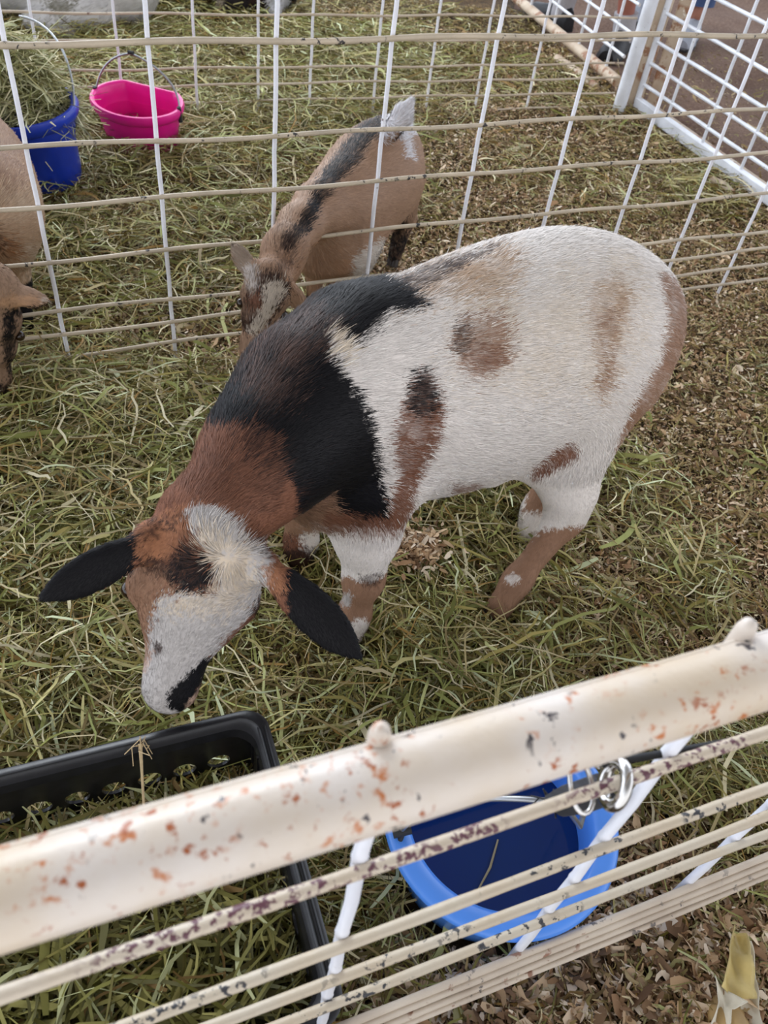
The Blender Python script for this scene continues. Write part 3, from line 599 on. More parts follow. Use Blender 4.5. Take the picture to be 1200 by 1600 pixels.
wallA = cp(0.018, 0.018, 0)*np.array([1, 1, 0]); wallB = cp(LX-0.018, 0.018, 0)*np.array([1, 1, 0])
hs = []
for k in range(12):
    hs.append((0.045+0.043*k, 0.085, 0.0145)); hs.append((0.024+0.043*k, 0.045, 0.0145))
m = MB(); m.add(*perforated(wallA, wallB, 0.0, cz-0.015, hs, 0.004, uy)); m.build('wall', M['black_plastic'], crate, False)
m = MB(); m.add(*perforated(cp(0.018, 0.018, 0), cp(0.018, LY-0.018, 0), 0.0, cz-0.015, [(u, z, 0.0145) for (u, z, _) in hs if u < LY-0.06], 0.004, ux)); m.build('wall', M['black_plastic'], crate, False)
m = MB(); m.box(cp(LX/2, LY-0.018, (cz-0.015)/2), ux*(LX/2-0.018), uy*0.002, np.array([0, 0, (cz-0.015)/2])); m.build('wall', M['black_plastic'], crate, False)
m = MB(); m.box(cp(LX-0.018, LY/2, (cz-0.015)/2), uy*(LY/2-0.018), ux*0.002, np.array([0, 0, (cz-0.015)/2])); m.build('wall', M['black_plastic'], crate, False)
m = MB(); m.box(cp(LX/2, LY/2, 0.004), ux*(LX/2-0.018), uy*(LY/2-0.018), np.array([0, 0, 0.003])); m.build('floor_tray', M['black_plastic'], crate, False)
m = MB()
for s in (0.006, 0.0145): m.tube([cp(s, 0.03, cz+0.0005), cp(s, LY-0.03, cz+0.0005)], 0.0012, 6)
for s in (0.030, 0.060, 0.10): m.box(cp(0.020, s, cz-0.05), ux*0.003, uy*0.0015, np.array([0, 0, 0.035]))
m.build('rib', M['black_plastic'], crate)
cc = cp(LX/2, LY/2, 0)
def crate_hay(n_, seed, zc, zh, L0, W0):
    r = np.random.default_rng(seed); a_ = r.uniform(0.045, LX-0.05, n_); b_ = r.uniform(0.05, LY-0.04, n_)
    P = O[None, :]+ux[None, :]*a_[:, None]+uy[None, :]*b_[:, None]
    P[:, 2] = zc+zh*r.random(n_)*(0.55+0.45*np.clip(b_/0.16, 0, 1))
    L = L0*np.exp(r.normal(0, 0.35, n_)); L = np.minimum(L, 0.13); Wd = W0*np.exp(r.normal(0, 0.35, n_)); return blades(n_, P, L, Wd, r.uniform(0, 6.283, n_), r.normal(0, 0.22, n_), r.normal(0, 0.1, n_), 4, seed, 1.1)
def clamp_crate(VQ):
    v, q = VQ; rel = v-O; a_ = np.clip(rel@ux, 0.024, LX-0.024); b_ = np.clip(rel@uy, 0.024, LY-0.024)
    v2 = O+ux*a_[:, None]+uy*b_[:, None]; v2[:, 2] = np.maximum(v[:, 2], 0.009); return v2, q
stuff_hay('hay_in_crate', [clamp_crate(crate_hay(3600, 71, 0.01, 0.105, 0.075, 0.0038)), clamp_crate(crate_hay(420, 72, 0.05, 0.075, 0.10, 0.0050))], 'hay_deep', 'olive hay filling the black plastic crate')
a = gp(219, 1162, cz+0.004); b = gp(225, 1262, 0.13); m = MB(); m.tube([a, a+(b-a)*0.15, a+(b-a)*0.5, b], [0.0026, 0.0022, 0.0016, 0.0016], 7)
for k in range(9):
    d0 = a+np.array([0, 0, -0.002]); m.tube([d0, d0+rr_.normal(0, 0.006, 3)+np.array([0, 0, .004]), d0+rr_.normal(0, 0.008, 3)+(b-a)*0.15], 0.0006, 4)
tag(m.build('twine_end', M['twine']), 'frayed pale twine hanging over the inner wall of the black crate', 'twine')

# scrap of husk in the front right corner
hq = [gp(1150, 1462, 0.06), gp(1162, 1500, 0.075), gp(1140, 1540, 0.07), gp(1160, 1600, 0.06)]
hs_ = empty('corn_husk', tuple(gp(1148, 1550, 0.05)), 'torn papery pale yellow husk on the shavings outside the near fence', 'husk')
def sheet(path, wl, wr, mat, name, curl=0.3, n=14):
    path = [np.asarray(p, float) for p in path]; P = []; k = len(path)
    cps = []
    for i in range(k-1):
        for t in np.linspace(0, 1, 7)[:-1]: cps.append((i+t))
    cps.append(k-1.0); V = []; F = []
    for s in cps:
        i = min(int(s), k-2); t = s-i; p = path[i]*(1-t)+path[i+1]*t; d = unit(path[min(i+1, k-1)]-path[i]); sd = unit(np.cross(d, [0, 0, 1])); wL = wl[i]*(1-t)+wl[i+1]*t; wR = wr[i]*(1-t)+wr[i+1]*t
        for j in range(n+1):
            u = j/n; off = -wL+(wL+wR)*u; V.append(p+sd*off+np.array([0, 0, curl*((u-0.5)**2)*4*0.012+0.0025*math.sin(s*5+u*7)]))
    W = n+1
    for i in range(len(cps)-1):
        for j in range(n): F.append((i*W+j, i*W+j+1, (i+1)*W+j+1, (i+1)*W+j))
    o = mesh(name, V, F, mat, hs_); sm = o.modifiers.new('thick', 'SOLIDIFY'); sm.thickness = 0.0012; return o
sheet([gp(1153, 1460, 0.07), gp(1150, 1490, 0.085), gp(1148, 1530, 0.085), gp(1145, 1556, 0.08)], [0.004, 0.013, 0.016, 0.020], [0.010, 0.012, 0.014, 0.018], M['husk'], 'yellow_leaf', 1.2)
sheet([gp(1162, 1470, 0.066), gp(1166, 1520, 0.075), gp(1168, 1570, 0.07), gp(1176, 1625, 0.065)], [0.006, 0.008, 0.010, 0.012], [0.004, 0.006, 0.010, 0.014], M['husk_white'], 'white_leaf', 0.6)
sheet([gp(1140, 1550, 0.086), gp(1128, 1572, 0.08), gp(1116, 1615, 0.07)], [0.018, 0.008, 0.010], [0.022, 0.006, 0.008], M['husk_white'], 'white_leaf', 0.8)
sheet([gp(1148, 1560, 0.066), gp(1160, 1590, 0.066), gp(1162, 1630, 0.062)], [0.010, 0.016, 0.016], [0.008, 0.010, 0.010], M['dark_scrap'], 'dark_inside', -0.5)
q = gp(1135, 1605, 0.06); m = MB(); m.lathe([(0.030, 0.0), (0.028, 0.012), (0.018, 0.020), (0.0, 0.022)], q, 24, 0.8, 1.1, 0.3); m.build('tan_core', mat_plain('tan_core', (168, 138, 88), 0.6, var=0.2), hs_)

# ------------------------------------------------------------------ animals: implicit bodies meshed by surface nets
def ell_d(P, c, R, Fr=None):
    q = P-c
    if Fr is not None: q = q@Fr.T
    k0 = np.linalg.norm(q/R, axis=-1); k1 = np.linalg.norm(q/(np.asarray(R)**2), axis=-1)+1e-9
    return k0*(k0-1)/k1
def cone_d(P, a, b, ra, rb):
    ab = b-a; t = np.clip(((P-a)@ab)/(ab@ab), 0, 1); return np.linalg.norm(P-(a+t[..., None]*ab), axis=-1)-(ra+(rb-ra)*t)
def smin(a, b, k):
    h = np.clip(k-np.abs(a-b), 0, None)/k; return np.minimum(a, b)-h*h*k*0.25
class Body:
    def __init__(s): s.pr = []; s.flow = []
    def chain(s, pts, rad, k=0.02, flow=True, sgn=1):
        pts = [np.asarray(p, float) for p in pts]
        for i in range(len(pts)-1):
            s.pr.append(('c', pts[i], pts[i+1], rad[i], rad[i+1], k))
            if flow: s.flow.append((pts[i], pts[i+1], unit(pts[i+1]-pts[i])*sgn, max(rad[i], rad[i+1])))
    def ell(s, c, R, Fr=None, k=0.02): s.pr.append(('e', np.asarray(c, float), np.asarray(R, float), Fr, None, k))
    def loft(s, st, k=0.03, n=4, flow=True, sgn=1):
        """st: (x,y,z, half width, half height): a run of ellipsoids, width across, height up"""
        st = np.array(st, float); N = len(st)
        for i in range(N-1):
            for t in np.linspace(0, 1, n, endpoint=False): s._e(st, i, t, k)
            if flow: s.flow.append((st[i, :3], st[i+1, :3], unit(st[i+1, :3]-st[i, :3])*sgn, max(st[i, 3:])))
        s._e(st, N-2, 1.0, k)
    def _e(s, st, i, t, k):
        N = len(st); p0, p1, p2, p3 = st[max(i-1, 0)], st[i], st[i+1], st[min(i+2, N-1)]
        f = lambda t: 0.5*((2*p1)+(-p0+p2)*t+(2*p0-5*p1+4*p2-p3)*t*t+(-p0+3*p1-3*p2+p3)*t**3)
        v = f(t); d = unit((f(min(t+.05, 1))-f(max(t-.05, 0)))[:3]); up = np.array([0, 0, 1.0]); up = unit(up-d*(up@d)); sd = np.cross(up, d)
        s.ell(v[:3], (max(v[3], v[4])*0.75, v[3], v[4]), np.array([d, sd, up]), k)
    def mesh(s, vox=0.006):
        lo = np.full(3, 9.); hi = -lo
        for p in s.pr:
            if p[0] == 'c':
                for c, r in ((p[1], p[3]), (p[2], p[4])): lo = np.minimum(lo, c-r); hi = np.maximum(hi, c+r)
            else: r = max(p[2]); lo = np.minimum(lo, p[1]-r); hi = np.maximum(hi, p[1]+r)
        lo -= 4*vox; hi += 4*vox; n = np.ceil((hi-lo)/vox).astype(int)+1
        D = np.full(n, 0.2); ax = [lo[i]+vox*np.arange(n[i]) for i in range(3)]
        for p in s.pr:
            if p[0] == 'c': a = np.minimum(p[1]-p[3], p[2]-p[4]); b = np.maximum(p[1]+p[3], p[2]+p[4])
            else: a = p[1]-max(p[2]); b = p[1]+max(p[2])
            pad = p[5]+0.03; i0 = np.maximum(((a-pad-lo)/vox).astype(int), 0); i1 = np.minimum(((b+pad-lo)/vox).astype(int)+2, n)
            sl = tuple(slice(i0[k], i1[k]) for k in range(3)); G = np.stack(np.meshgrid(*[ax[k][sl[k]] for k in range(3)], indexing='ij'), -1)
            d = cone_d(G, p[1], p[2], p[3], p[4]) if p[0] == 'c' else ell_d(G, p[1], p[2], p[3])
            D[sl] = smin(D[sl], d, p[5])
        return surface_nets(D, lo, vox)
def surface_nets(D, lo, vox):
    S = D < 0; c = np.array(D.shape)-1
    cnt = np.zeros(c); pos = np.zeros(tuple(c)+(3,)); corners = [(i, j, k) for i in (0, 1) for j in (0, 1) for k in (0, 1)]
    sl = lambda o: tuple(slice(o[q], o[q]+c[q]) for q in range(3))
    for a in corners:
        for q in range(3):
            if a[q] == 0:
                b = list(a); b[q] = 1; da, db = D[sl(a)], D[sl(b)]; cr_ = (da < 0) != (db < 0)
                t = np.where(cr_, da/np.where(cr_, da-db, 1), 0); cnt += cr_
                for w_ in range(3): pos[..., w_] += np.where(cr_, a[w_]+(t if w_ == q else 0), 0)
    act = cnt > 0; idx = -np.ones(tuple(c), int); idx[act] = np.arange(act.sum())
    base = np.stack(np.nonzero(act), -1); V = lo+vox*(base+pos[act]/cnt[act][:, None]); Fs = []
    for q in range(3):
        u, v = (q+1) % 3, (q+2) % 3
        s0 = [slice(1, c[0]), slice(1, c[1]), slice(1, c[2])]; s0[q] = slice(0, c[q])
        a = S[:c[0]+0, :c[1]+0, :c[2]+0][tuple(s0)]; s1 = list(s0); s1[q] = slice(1, c[q]+1)
        b = S[tuple(s1)]; ch = a != b; P = np.stack(np.nonzero(ch), -1); off = np.array([s_.start for s_ in s0]); P = P+off; fl = a[ch]
        du = np.zeros(3, int); du[u] = 1; dv = np.zeros(3, int); dv[v] = 1
        g = lambda X_: idx[X_[:, 0], X_[:, 1], X_[:, 2]]
        quad = np.stack([g(P-du-dv), g(P-dv), g(P), g(P-du)], -1); quad = np.where(fl[:, None], quad, quad[:, ::-1]); Fs.append(quad)
    return V, np.concatenate(Fs)
def relax(V, Q, it=2, lam=0.5):
    E = np.concatenate([Q[:, [0, 1]], Q[:, [1, 2]], Q[:, [2, 3]], Q[:, [3, 0]]]); n = len(V)
    for k in range(it):
        A_ = np.zeros((n, 3)); c = np.zeros(n)
        for a, b in ((0, 1), (1, 0)):
            for q in range(3): A_[:, q] += np.bincount(E[:, a], V[E[:, b], q], n)
            c += np.bincount(E[:, a], minlength=n)
        V = V+lam*(A_/c[:, None]-V)
    return V
def vnormals(V, Q):
    fn = np.cross(V[Q[:, 2]]-V[Q[:, 0]], V[Q[:, 3]]-V[Q[:, 1]]); N = np.zeros_like(V)
    for j in range(4):
        for q in range(3): N[:, q] += np.bincount(Q[:, j], fn[:, q], len(V))
    return N/(np.linalg.norm(N, axis=1, keepdims=True)+1e-12)
def in_poly(u, v, poly):
    r = np.zeros(len(u), bool); n = len(poly); j = n-1
    for i in range(n):
        xi, yi = poly[i]; xj, yj = poly[j]
        c = ((yi > v) != (yj > v)) & (u < (xj-xi)*(v-yi)/((yj-yi) if yj != yi else 1e-9)+xi); r ^= c; j = i
    return r
def add_attr(me, name, typ, dom, data):
    a = me.attributes.new(name, typ, dom); a.data.foreach_set('color' if typ == 'FLOAT_COLOR' else 'vector', np.asarray(data, np.float32).ravel()); return a
def furry(name, body, colorf, root, nfur, flen, fwid, vox=0.006, lenf=None, flowf=None, seed=0, lift=0.35, smooth_it=3):
    V, Q = body.mesh(vox); V = relax(V, Q, smooth_it); N = vnormals(V, Q); r = np.random.default_rng(seed)
    o = mesh_np('body', V, Q, M['hide'], root)
    col = colorf(V, N, r); add_attr(o.data, 'coat', 'FLOAT_COLOR', 'POINT', np.concatenate([col, np.ones((len(V), 1))], 1))
    # fur: short tapered ribbons rooted all over the hide, combed along the body
    ar = 0.5*np.linalg.norm(np.cross(V[Q[:, 2]]-V[Q[:, 0]], V[Q[:, 3]]-V[Q[:, 1]]), axis=1)
    fi = r.choice(len(Q), nfur, p=ar/ar.sum()); a, b = r.random((2, nfur, 1)); q = Q[fi]
    P = (V[q[:, 0]]*(1-a)+V[q[:, 1]]*a)*(1-b)+(V[q[:, 3]]*(1-a)+V[q[:, 2]]*a)*b; n = (N[q[:, 0]]*(1-a)+N[q[:, 1]]*a)*(1-b)+(N[q[:, 3]]*(1-a)+N[q[:, 2]]*a)*b
    n /= np.linalg.norm(n, axis=1, keepdims=True)+1e-9
    # flow direction: blend of skeleton runs weighted by closeness
    W = np.zeros((nfur, 1)); Fl = np.zeros((nfur, 3))
    for (p0, p1, d, rr) in body.flow:
        ab = p1-p0; t = np.clip(((P-p0)@ab)/(ab@ab), 0, 1); dist = np.linalg.norm(P-(p0+t[:, None]*ab), axis=1)/rr
        wt = (1/(dist**2+0.05)**3)[:, None]; Fl += d*wt; W += wt
    Fl /= W; Fl[:, 2] -= 0.35
    if flowf is not None: Fl = flowf(P, n, Fl)
    d = Fl-n*(Fl*n).sum(1, keepdims=True); d /= np.linalg.norm(d, axis=1, keepdims=True)+1e-6
    wig = np.stack([fbm(P[:, 0]+P[:, 2], P[:, 1]-P[:, 2], 35, 11), fbm(P[:, 1], P[:, 2]+P[:, 0], 35, 12), fbm(P[:, 2], P[:, 0], 35, 13)], 1)-0.5
    d = d+r.normal(0, 0.11, (nfur, 3))+wig*0.6; d -= n*(d*n).sum(1, keepdims=True); d /= np.linalg.norm(d, axis=1, keepdims=True)+1e-6
    L = flen*np.exp(r.normal(0, 0.25, nfur)); 
    if lenf is not None: L = L*lenf(P)
    L = L[:, None]; lf = lift*np.exp(r.normal(0, 0.5, (nfur, 1)))
    side = np.cross(d, n); side = side+n*r.normal(0, 0.2, (nfur, 1)); side /= np.linalg.norm(side, axis=1, keepdims=True)+1e-9; wv = fwid*np.exp(r.normal(0, 0.25, (nfur, 1)))*0.5
    c0 = P-n*0.0008; c1 = P+(d*0.5+n*lf*0.5)*L; c2 = P+(d*1.0+n*lf*0.55)*L
    FV = np.stack([c0-side*wv, c0+side*wv, c1-side*wv*0.8, c1+side*wv*0.8, c2-side*wv*0.12, c2+side*wv*0.12], 1).reshape(-1, 3)
    k = (np.arange(nfur)*6)[:, None]; FQ = np.concatenate([k+np.array([[0, 1, 3, 2]]), k+np.array([[2, 3, 5, 4]])], 1).reshape(-1, 4)
    f = mesh_np('fur', FV, FQ, M['fur'], root, False)
    fc = colorf(P, n, r)*np.exp(r.normal(0, 0.10, (nfur, 1))); fc = np.clip(fc, 0, 1)
    add_attr(f.data, 'coat', 'FLOAT_COLOR', 'POINT', np.repeat(np.concatenate([fc, np.ones((nfur, 1))], 1), 6, 0))
    add_attr(f.data, 'fur_n', 'FLOAT_VECTOR', 'POINT', np.repeat(n, 6, 0))
    return o
WHITE = s2l((238, 229, 221)); CREAM = s2l((226, 208, 184)); TAN = s2l((182, 150, 120)); RUST = s2l((128, 86, 66)); BLACK = s2l((19, 18, 21)); DKBR = s2l((58, 40, 34)); BROWN = s2l((156, 120, 96)); ORANGE = s2l((168, 116, 84)); GREYW = s2l((196, 190, 186))
def paint(P, base, marks, r, jit=6.0):
    u, v = proj(P); n = len(P); J = fbm(P[:, 0]+0.3*P[:, 2], P[:, 1]+P[:, 2], 45, 3)-0.5; K = fbm(P[:, 1]-P[:, 2], P[:, 0], 45, 4)-0.5
    col = np.tile(np.asarray(base, float), (n, 1))
    for mk in marks:
        c, poly = mk[0], mk[1]; soft = mk[2] if len(mk) > 2 else jit; pr_ = mk[3] if len(mk) > 3 else 1.0; zr = mk[4] if len(mk) > 4 else None
        uu = u+r.normal(0, soft, n)+J*soft*1.4; vv = v+r.normal(0, soft, n)+K*soft*1.4
        ins = in_poly(uu, vv, poly); al = np.ones(n) if pr_ >= 1 else np.clip(pr_+r.normal(0, 0.16, n)+0.5*(K-J), 0, 1)
        if zr is not None: ins &= zr(P)
        col[ins] = col[ins]*(1-al[ins, None])+np.asarray(c)*al[ins, None]
    return col
def circ(cx_, cy_, rx, ry=None, n=16): ry = ry or rx; return [(cx_+rx*math.cos(2*math.pi*k/n), cy_+ry*math.sin(2*math.pi*k/n)) for k in range(n)]
def frame(axis, dors):
    A_ = unit(axis); D_ = unit(np.asarray(dors)-A_*(np.asarray(dors)@A_)); return A_, np.cross(D_, A_), D_      # axis (to nose), side, dorsal
def hoof(p, d, root, s=1.0):
    d = unit([d[0], d[1], 0]); sd = np.array([-d[1], d[0], 0]); m = MB(); p = np.asarray(p, float)
    for k in (-1, 1):
        c = p+sd*0.0085*s*k
        m.tube([c+np.array([0, 0, 0.024*s])-d*0.004*s, c+np.array([0, 0, 0.012*s])+d*0.003*s, c+d*0.008*s+np.array([0, 0, 0.001])], [0.010*s, 0.0115*s, 0.0120*s], 12)
    return m.build('hoof', M['hoof'], root)
def eyeball(c, r, root):
    m = MB(); pr_ = [(r*math.sin(t), r*math.cos(t)) for t in np.linspace(0.02, math.pi-0.02, 12)]; m.lathe(pr_, c, 16); return m.build('eye', M['eye'], root)
def ear_prims(bd, base, tip, nrm, w, th, k=0.008, bow=0.0):
    base, tip = np.asarray(base, float), np.asarray(tip, float); A_ = unit(tip-base); Nn = unit(np.asarray(nrm)-A_*(np.asarray(nrm)@A_)); S_ = np.cross(A_, Nn); L = np.linalg.norm(tip-base)
    for t in np.linspace(0.04, 0.96, 9):
        wd = w*(0.55+0.60*math.sin(math.pi*min(1, t*0.95+0.08))**0.8)*(1 if t < 0.82 else (1-t)/0.18*0.5+0.5); c = base+(tip-base)*t+Nn*bow*math.sin(math.pi*t)
        bd.ell(c, (L*0.13, wd, th*(1-0.3*t)), np.array([A_, S_, Nn]), k)
    bd.flow.append((base, tip, A_, w))

# ---- spotted goat in front
g = Body()
g.loft([(-0.100, 0.808, 0.350, 0.062, 0.100), (-0.060, 0.845, 0.380, 0.088, 0.145), (0.020, 0.920, 0.378, 0.122, 0.160), (0.105, 0.995, 0.372, 0.142, 0.170), (0.185, 1.055, 0.385, 0.142, 0.166), (0.250, 1.090, 0.395, 0.122, 0.150), (0.300, 1.100, 0.385, 0.085, 0.120)], 0.03)
g.chain([(-0.065, 0.860, 0.43), (-0.112, 0.790, 0.430), (-0.148, 0.705, 0.415), (-0.178, 0.635, 0.392)], [0.112, 0.086, 0.066, 0.055], 0.05, True, -1)
g.ell((-0.085, 0.805, 0.30), (0.066, 0.070, 0.080), None, 0.04)
# legs
g.chain([(-0.020, 0.815, 0.31), (-0.020, 0.790, 0.215), (-0.014, 0.772, 0.135), (-0.020, 0.760, 0.055), (-0.024, 0.745, 0.022)], [0.070, 0.044, 0.026, 0.0205, 0.0225], 0.03)
g.chain([(-0.13, 0.870, 0.30), (-0.130, 0.895, 0.19), (-0.130, 0.902, 0.12), (-0.128, 0.898, 0.05), (-0.132, 0.888, 0.02)], [0.06, 0.038, 0.028, 0.023, 0.024], 0.03)
g.chain([(0.265, 1.050, 0.37), (0.228, 1.000, 0.275), (0.290, 0.975, 0.180), (0.297, 0.968, 0.135), (0.234, 0.882, 0.055), (0.212, 0.845, 0.024)], [0.108, 0.072, 0.038, 0.0265, 0.0190, 0.0225], 0.03); g.ell((0.292, 1.010, 0.268), (0.042, 0.055, 0.070), None, 0.05)
g.chain([(0.25, 1.12, 0.35), (0.25, 1.09, 0.24), (0.292, 1.095, 0.15), (0.272, 1.060, 0.05), (0.262, 1.030, 0.02)], [0.09, 0.060, 0.030, 0.022, 0.024], 0.035)
g.chain([(0.330, 1.115, 0.45), (0.362, 1.115, 0.40), (0.372, 1.100, 0.32)], [0.032, 0.025, 0.012], 0.03)
g.ell((0.150, 0.950, 0.212), (0.020, 0.014, 0.014), None, 0.035)
# head
PO = np.array([-0.190, 0.600, 0.385]); NO = np.array([-0.213, 0.470, 0.205])
Ax, Sd, Do = frame(NO-PO, (0.26, -0.80, 0.52)); HL = np.linalg.norm(NO-PO); Hf = np.array([Ax, Sd, Do])
def hp(t, s, d): return PO+Ax*HL*t+Sd*s+Do*d
for (t, s, d, L_, wd, hd_, k) in [(-0.02, 0, -0.040, 0.050, 0.060, 0.050, 0.02), (0.18, 0.004, -0.036, 0.052, 0.072, 0.054, 0.02), (0.38, 0.006, -0.036, 0.055, 0.072, 0.052, 0.02), (0.55, 0.003, -0.036, 0.045, 0.054, 0.042, 0.02),
                                  (0.74, 0, -0.034, 0.042, 0.036, 0.034, 0.02), (0.90, 0, -0.032, 0.032, 0.033, 0.030, 0.02), (0.97, 0, -0.030, 0.022, 0.027, 0.024, 0.012), (0.42, 0.008, -0.062, 0.06, 0.056, 0.034, 0.02), (0.68, 0, -0.055, 0.05, 0.026, 0.022, 0.02)]:
    g.ell(hp(t, s, d), (L_, wd, hd_), Hf, k)
for sg in (-1, 1):
    g.ell(hp(0.38, sg*0.060, -0.026), (0.022, 0.016, 0.018), Hf, 0.015)       # brow
    g.ell(hp(0.93, sg*0.018, -0.020), (0.012, 0.012, 0.012), Hf, 0.01)
g.flow.append((hp(0.95, 0, 0), hp(0.3, 0, 0), -Ax, 0.05)); g.flow.append((hp(0.3, 0, 0), hp(-0.1, 0, 0), unit(-Ax+Sd*0.6), 0.05))
eL, eR = gp(212, 858, 0.375), gp(438, 905, 0.365); tL, tR = gp(70, 932, 0.345), gp(557, 1022, 0.300)
ear_prims(g, hp(0.12, -0.050, -0.03), eL, Do, 0.017, 0.012, 0.012); ear_prims(g, hp(0.12, 0.050, -0.03), eR, Do, 0.017, 0.012, 0.012)
ear_prims(g, eL, tL, Do, 0.0215, 0.0085, 0.008); ear_prims(g, eR, tR, Do, 0.0235, 0.0085, 0.008)
lowz = lambda z: (lambda P: P[:, 2] < z)
GM = [
 (TAN, [(600, 440), (700, 405), (790, 380), (812, 400), (800, 470), (740, 480), (700, 462), (640, 485), (600, 480)], 14, 0.7),
 (DKBR, [(600, 440), (700, 408), (792, 376), (742, 408), (690, 430), (640, 462)], 5, 0.8),
 (CREAM, [(700, 480), (1000, 380), (1010, 560), (900, 640), (700, 600)], 25, 0.35),
 (BROWN, circ(750, 538, 46, 50), 11, 0.85), (DKBR, circ(716, 530, 12, 30), 6, 0.7), (RUST, circ(752, 560, 30, 22), 8, 0.6),
 (TAN, [(918, 445), (960, 430), (985, 450), (978, 505), (952, 560), (960, 595), (932, 632), (922, 610), (935, 570), (918, 520)], 11, 0.6), (BROWN, [(925, 490), (965, 480), (950, 545), (955, 595), (934, 625), (930, 590), (940, 560)], 9, 0.7),
 (BROWN, [(1025, 420), (1062, 440), (1090, 520), (1070, 570), (1020, 660), (975, 725), (960, 705), (985, 635), (1030, 560), (1040, 490)], 4, 0.95),
 (RUST, [(648, 575), (672, 595), (688, 640), (680, 690), (655, 735), (640, 770), (648, 790), (625, 830), (605, 815), (600, 790), (618, 745), (608, 690), (622, 630)], 5, 0.95),
 (BLACK, [(640, 573), (665, 582), (680, 620), (670, 650), (640, 650), (628, 630)], 6, 0.85),
 (BLACK, [(450, 470), (500, 440), (585, 425), (625, 445), (668, 478), (640, 488), (600, 488), (572, 512), (548, 548), (528, 532), (505, 520), (508, 560), (555, 610), (582, 670), (592, 740), (604, 800), (612, 818), (560, 822), (500, 812), (440, 830), (430, 700), (320, 700), (300, 640), (300, 470), (420, 440)], 4, 1.0),
 (CREAM, [(508, 512), (530, 520), (548, 552), (538, 570), (512, 556)], 7, 0.8),
 (s2l((112, 84, 72)), [(395, 510), (470, 470), (540, 500), (480, 560), (450, 640), (400, 650), (370, 600)], 12, 0.32), (BLACK, [(540, 470), (600, 470), (600, 500), (560, 540), (530, 520)], 8, 0.8),
 (RUST, [(220, 690), (300, 672), (345, 672), (385, 668), (440, 690), (452, 760), (460, 830), (500, 900), (200, 900)], 5, 1.0), (DKBR, [(400, 690), (455, 680), (462, 840), (440, 850), (420, 760)], 10, 0.45), (BLACK, [(370, 640), (430, 640), (440, 700), (400, 740), (375, 700)], 12, 0.7),
 (DKBR, [(280, 680), (460, 680), (460, 850), (280, 850)], 20, 0.22),
 (BROWN, [(440, 800), (470, 762), (500, 735), (516, 770), (525, 805), (545, 828), (450, 832)], 5, 0.9, lambda P: P[:, 1] > 0.70),
 (RUST, [(500, 800), (605, 806), (640, 800), (612, 835), (500, 830)], 4, 0.8, lambda P: P[:, 1] > 0.70),
 (BLACK, [(430, 660), (500, 660), (500, 735), (455, 770), (438, 740)], 5, 0.95),
 (RUST, [(828, 735), (868, 700), (900, 690), (905, 712), (870, 730), (835, 752)], 4, 0.9), (RUST, [(700, 757), (748, 757), (748, 772), (700, 772)], 4, 0.7),
 (BROWN, [(835, 720), (880, 705), (868, 790), (870, 850), (790, 850), (820, 790)], 2, 1.0, lambda P: (P[:, 1] > 1.03) & (P[:, 2] < 0.26)),
 (WHITE, [(800, 800), (860, 800), (870, 830), (800, 836)], 3, 0.9, lambda P: (P[:, 1] > 1.03) & (P[:, 2] < 0.2)),
 (BROWN, [(850, 826), (920, 822), (912, 850), (850, 960), (740, 1000), (740, 900)], 3, 1.0, lambda P: P[:, 2] < 0.17), (WHITE, circ(803, 904, 12, 9), 2, 0.9, lambda P: P[:, 2] < 0.1),
 (BROWN, [(510, 902), (560, 898), (600, 892), (620, 900), (600, 1040), (510, 1040)], 3, 1.0, lambda P: (P[:, 2] < 0.16) & (P[:, 1] < 0.84)), (WHITE, [(548, 975), (570, 965), (590, 990), (575, 1010), (540, 1000)], 3, 0.9, lambda P: P[:, 2] < 0.12),
 (GREYW, circ(541, 936, 8, 12), 2, 0.8, lambda P: P[:, 2] < 0.16), (DKBR, [(560, 897), (600, 890), (590, 915), (565, 915)], 3, 0.7, lambda P: P[:, 2] < 0.18),
 (BROWN, [(430, 800), (520, 800), (510, 832), (430, 832)], 3, 0.9, lambda P: (P[:, 1] > 0.85) & (P[:, 2] < 0.22)), (DKBR, [(430, 858), (520, 856), (510, 900), (430, 900)], 3, 0.9, lambda P: (P[:, 1] > 0.85) & (P[:, 2] < 0.16)),
]
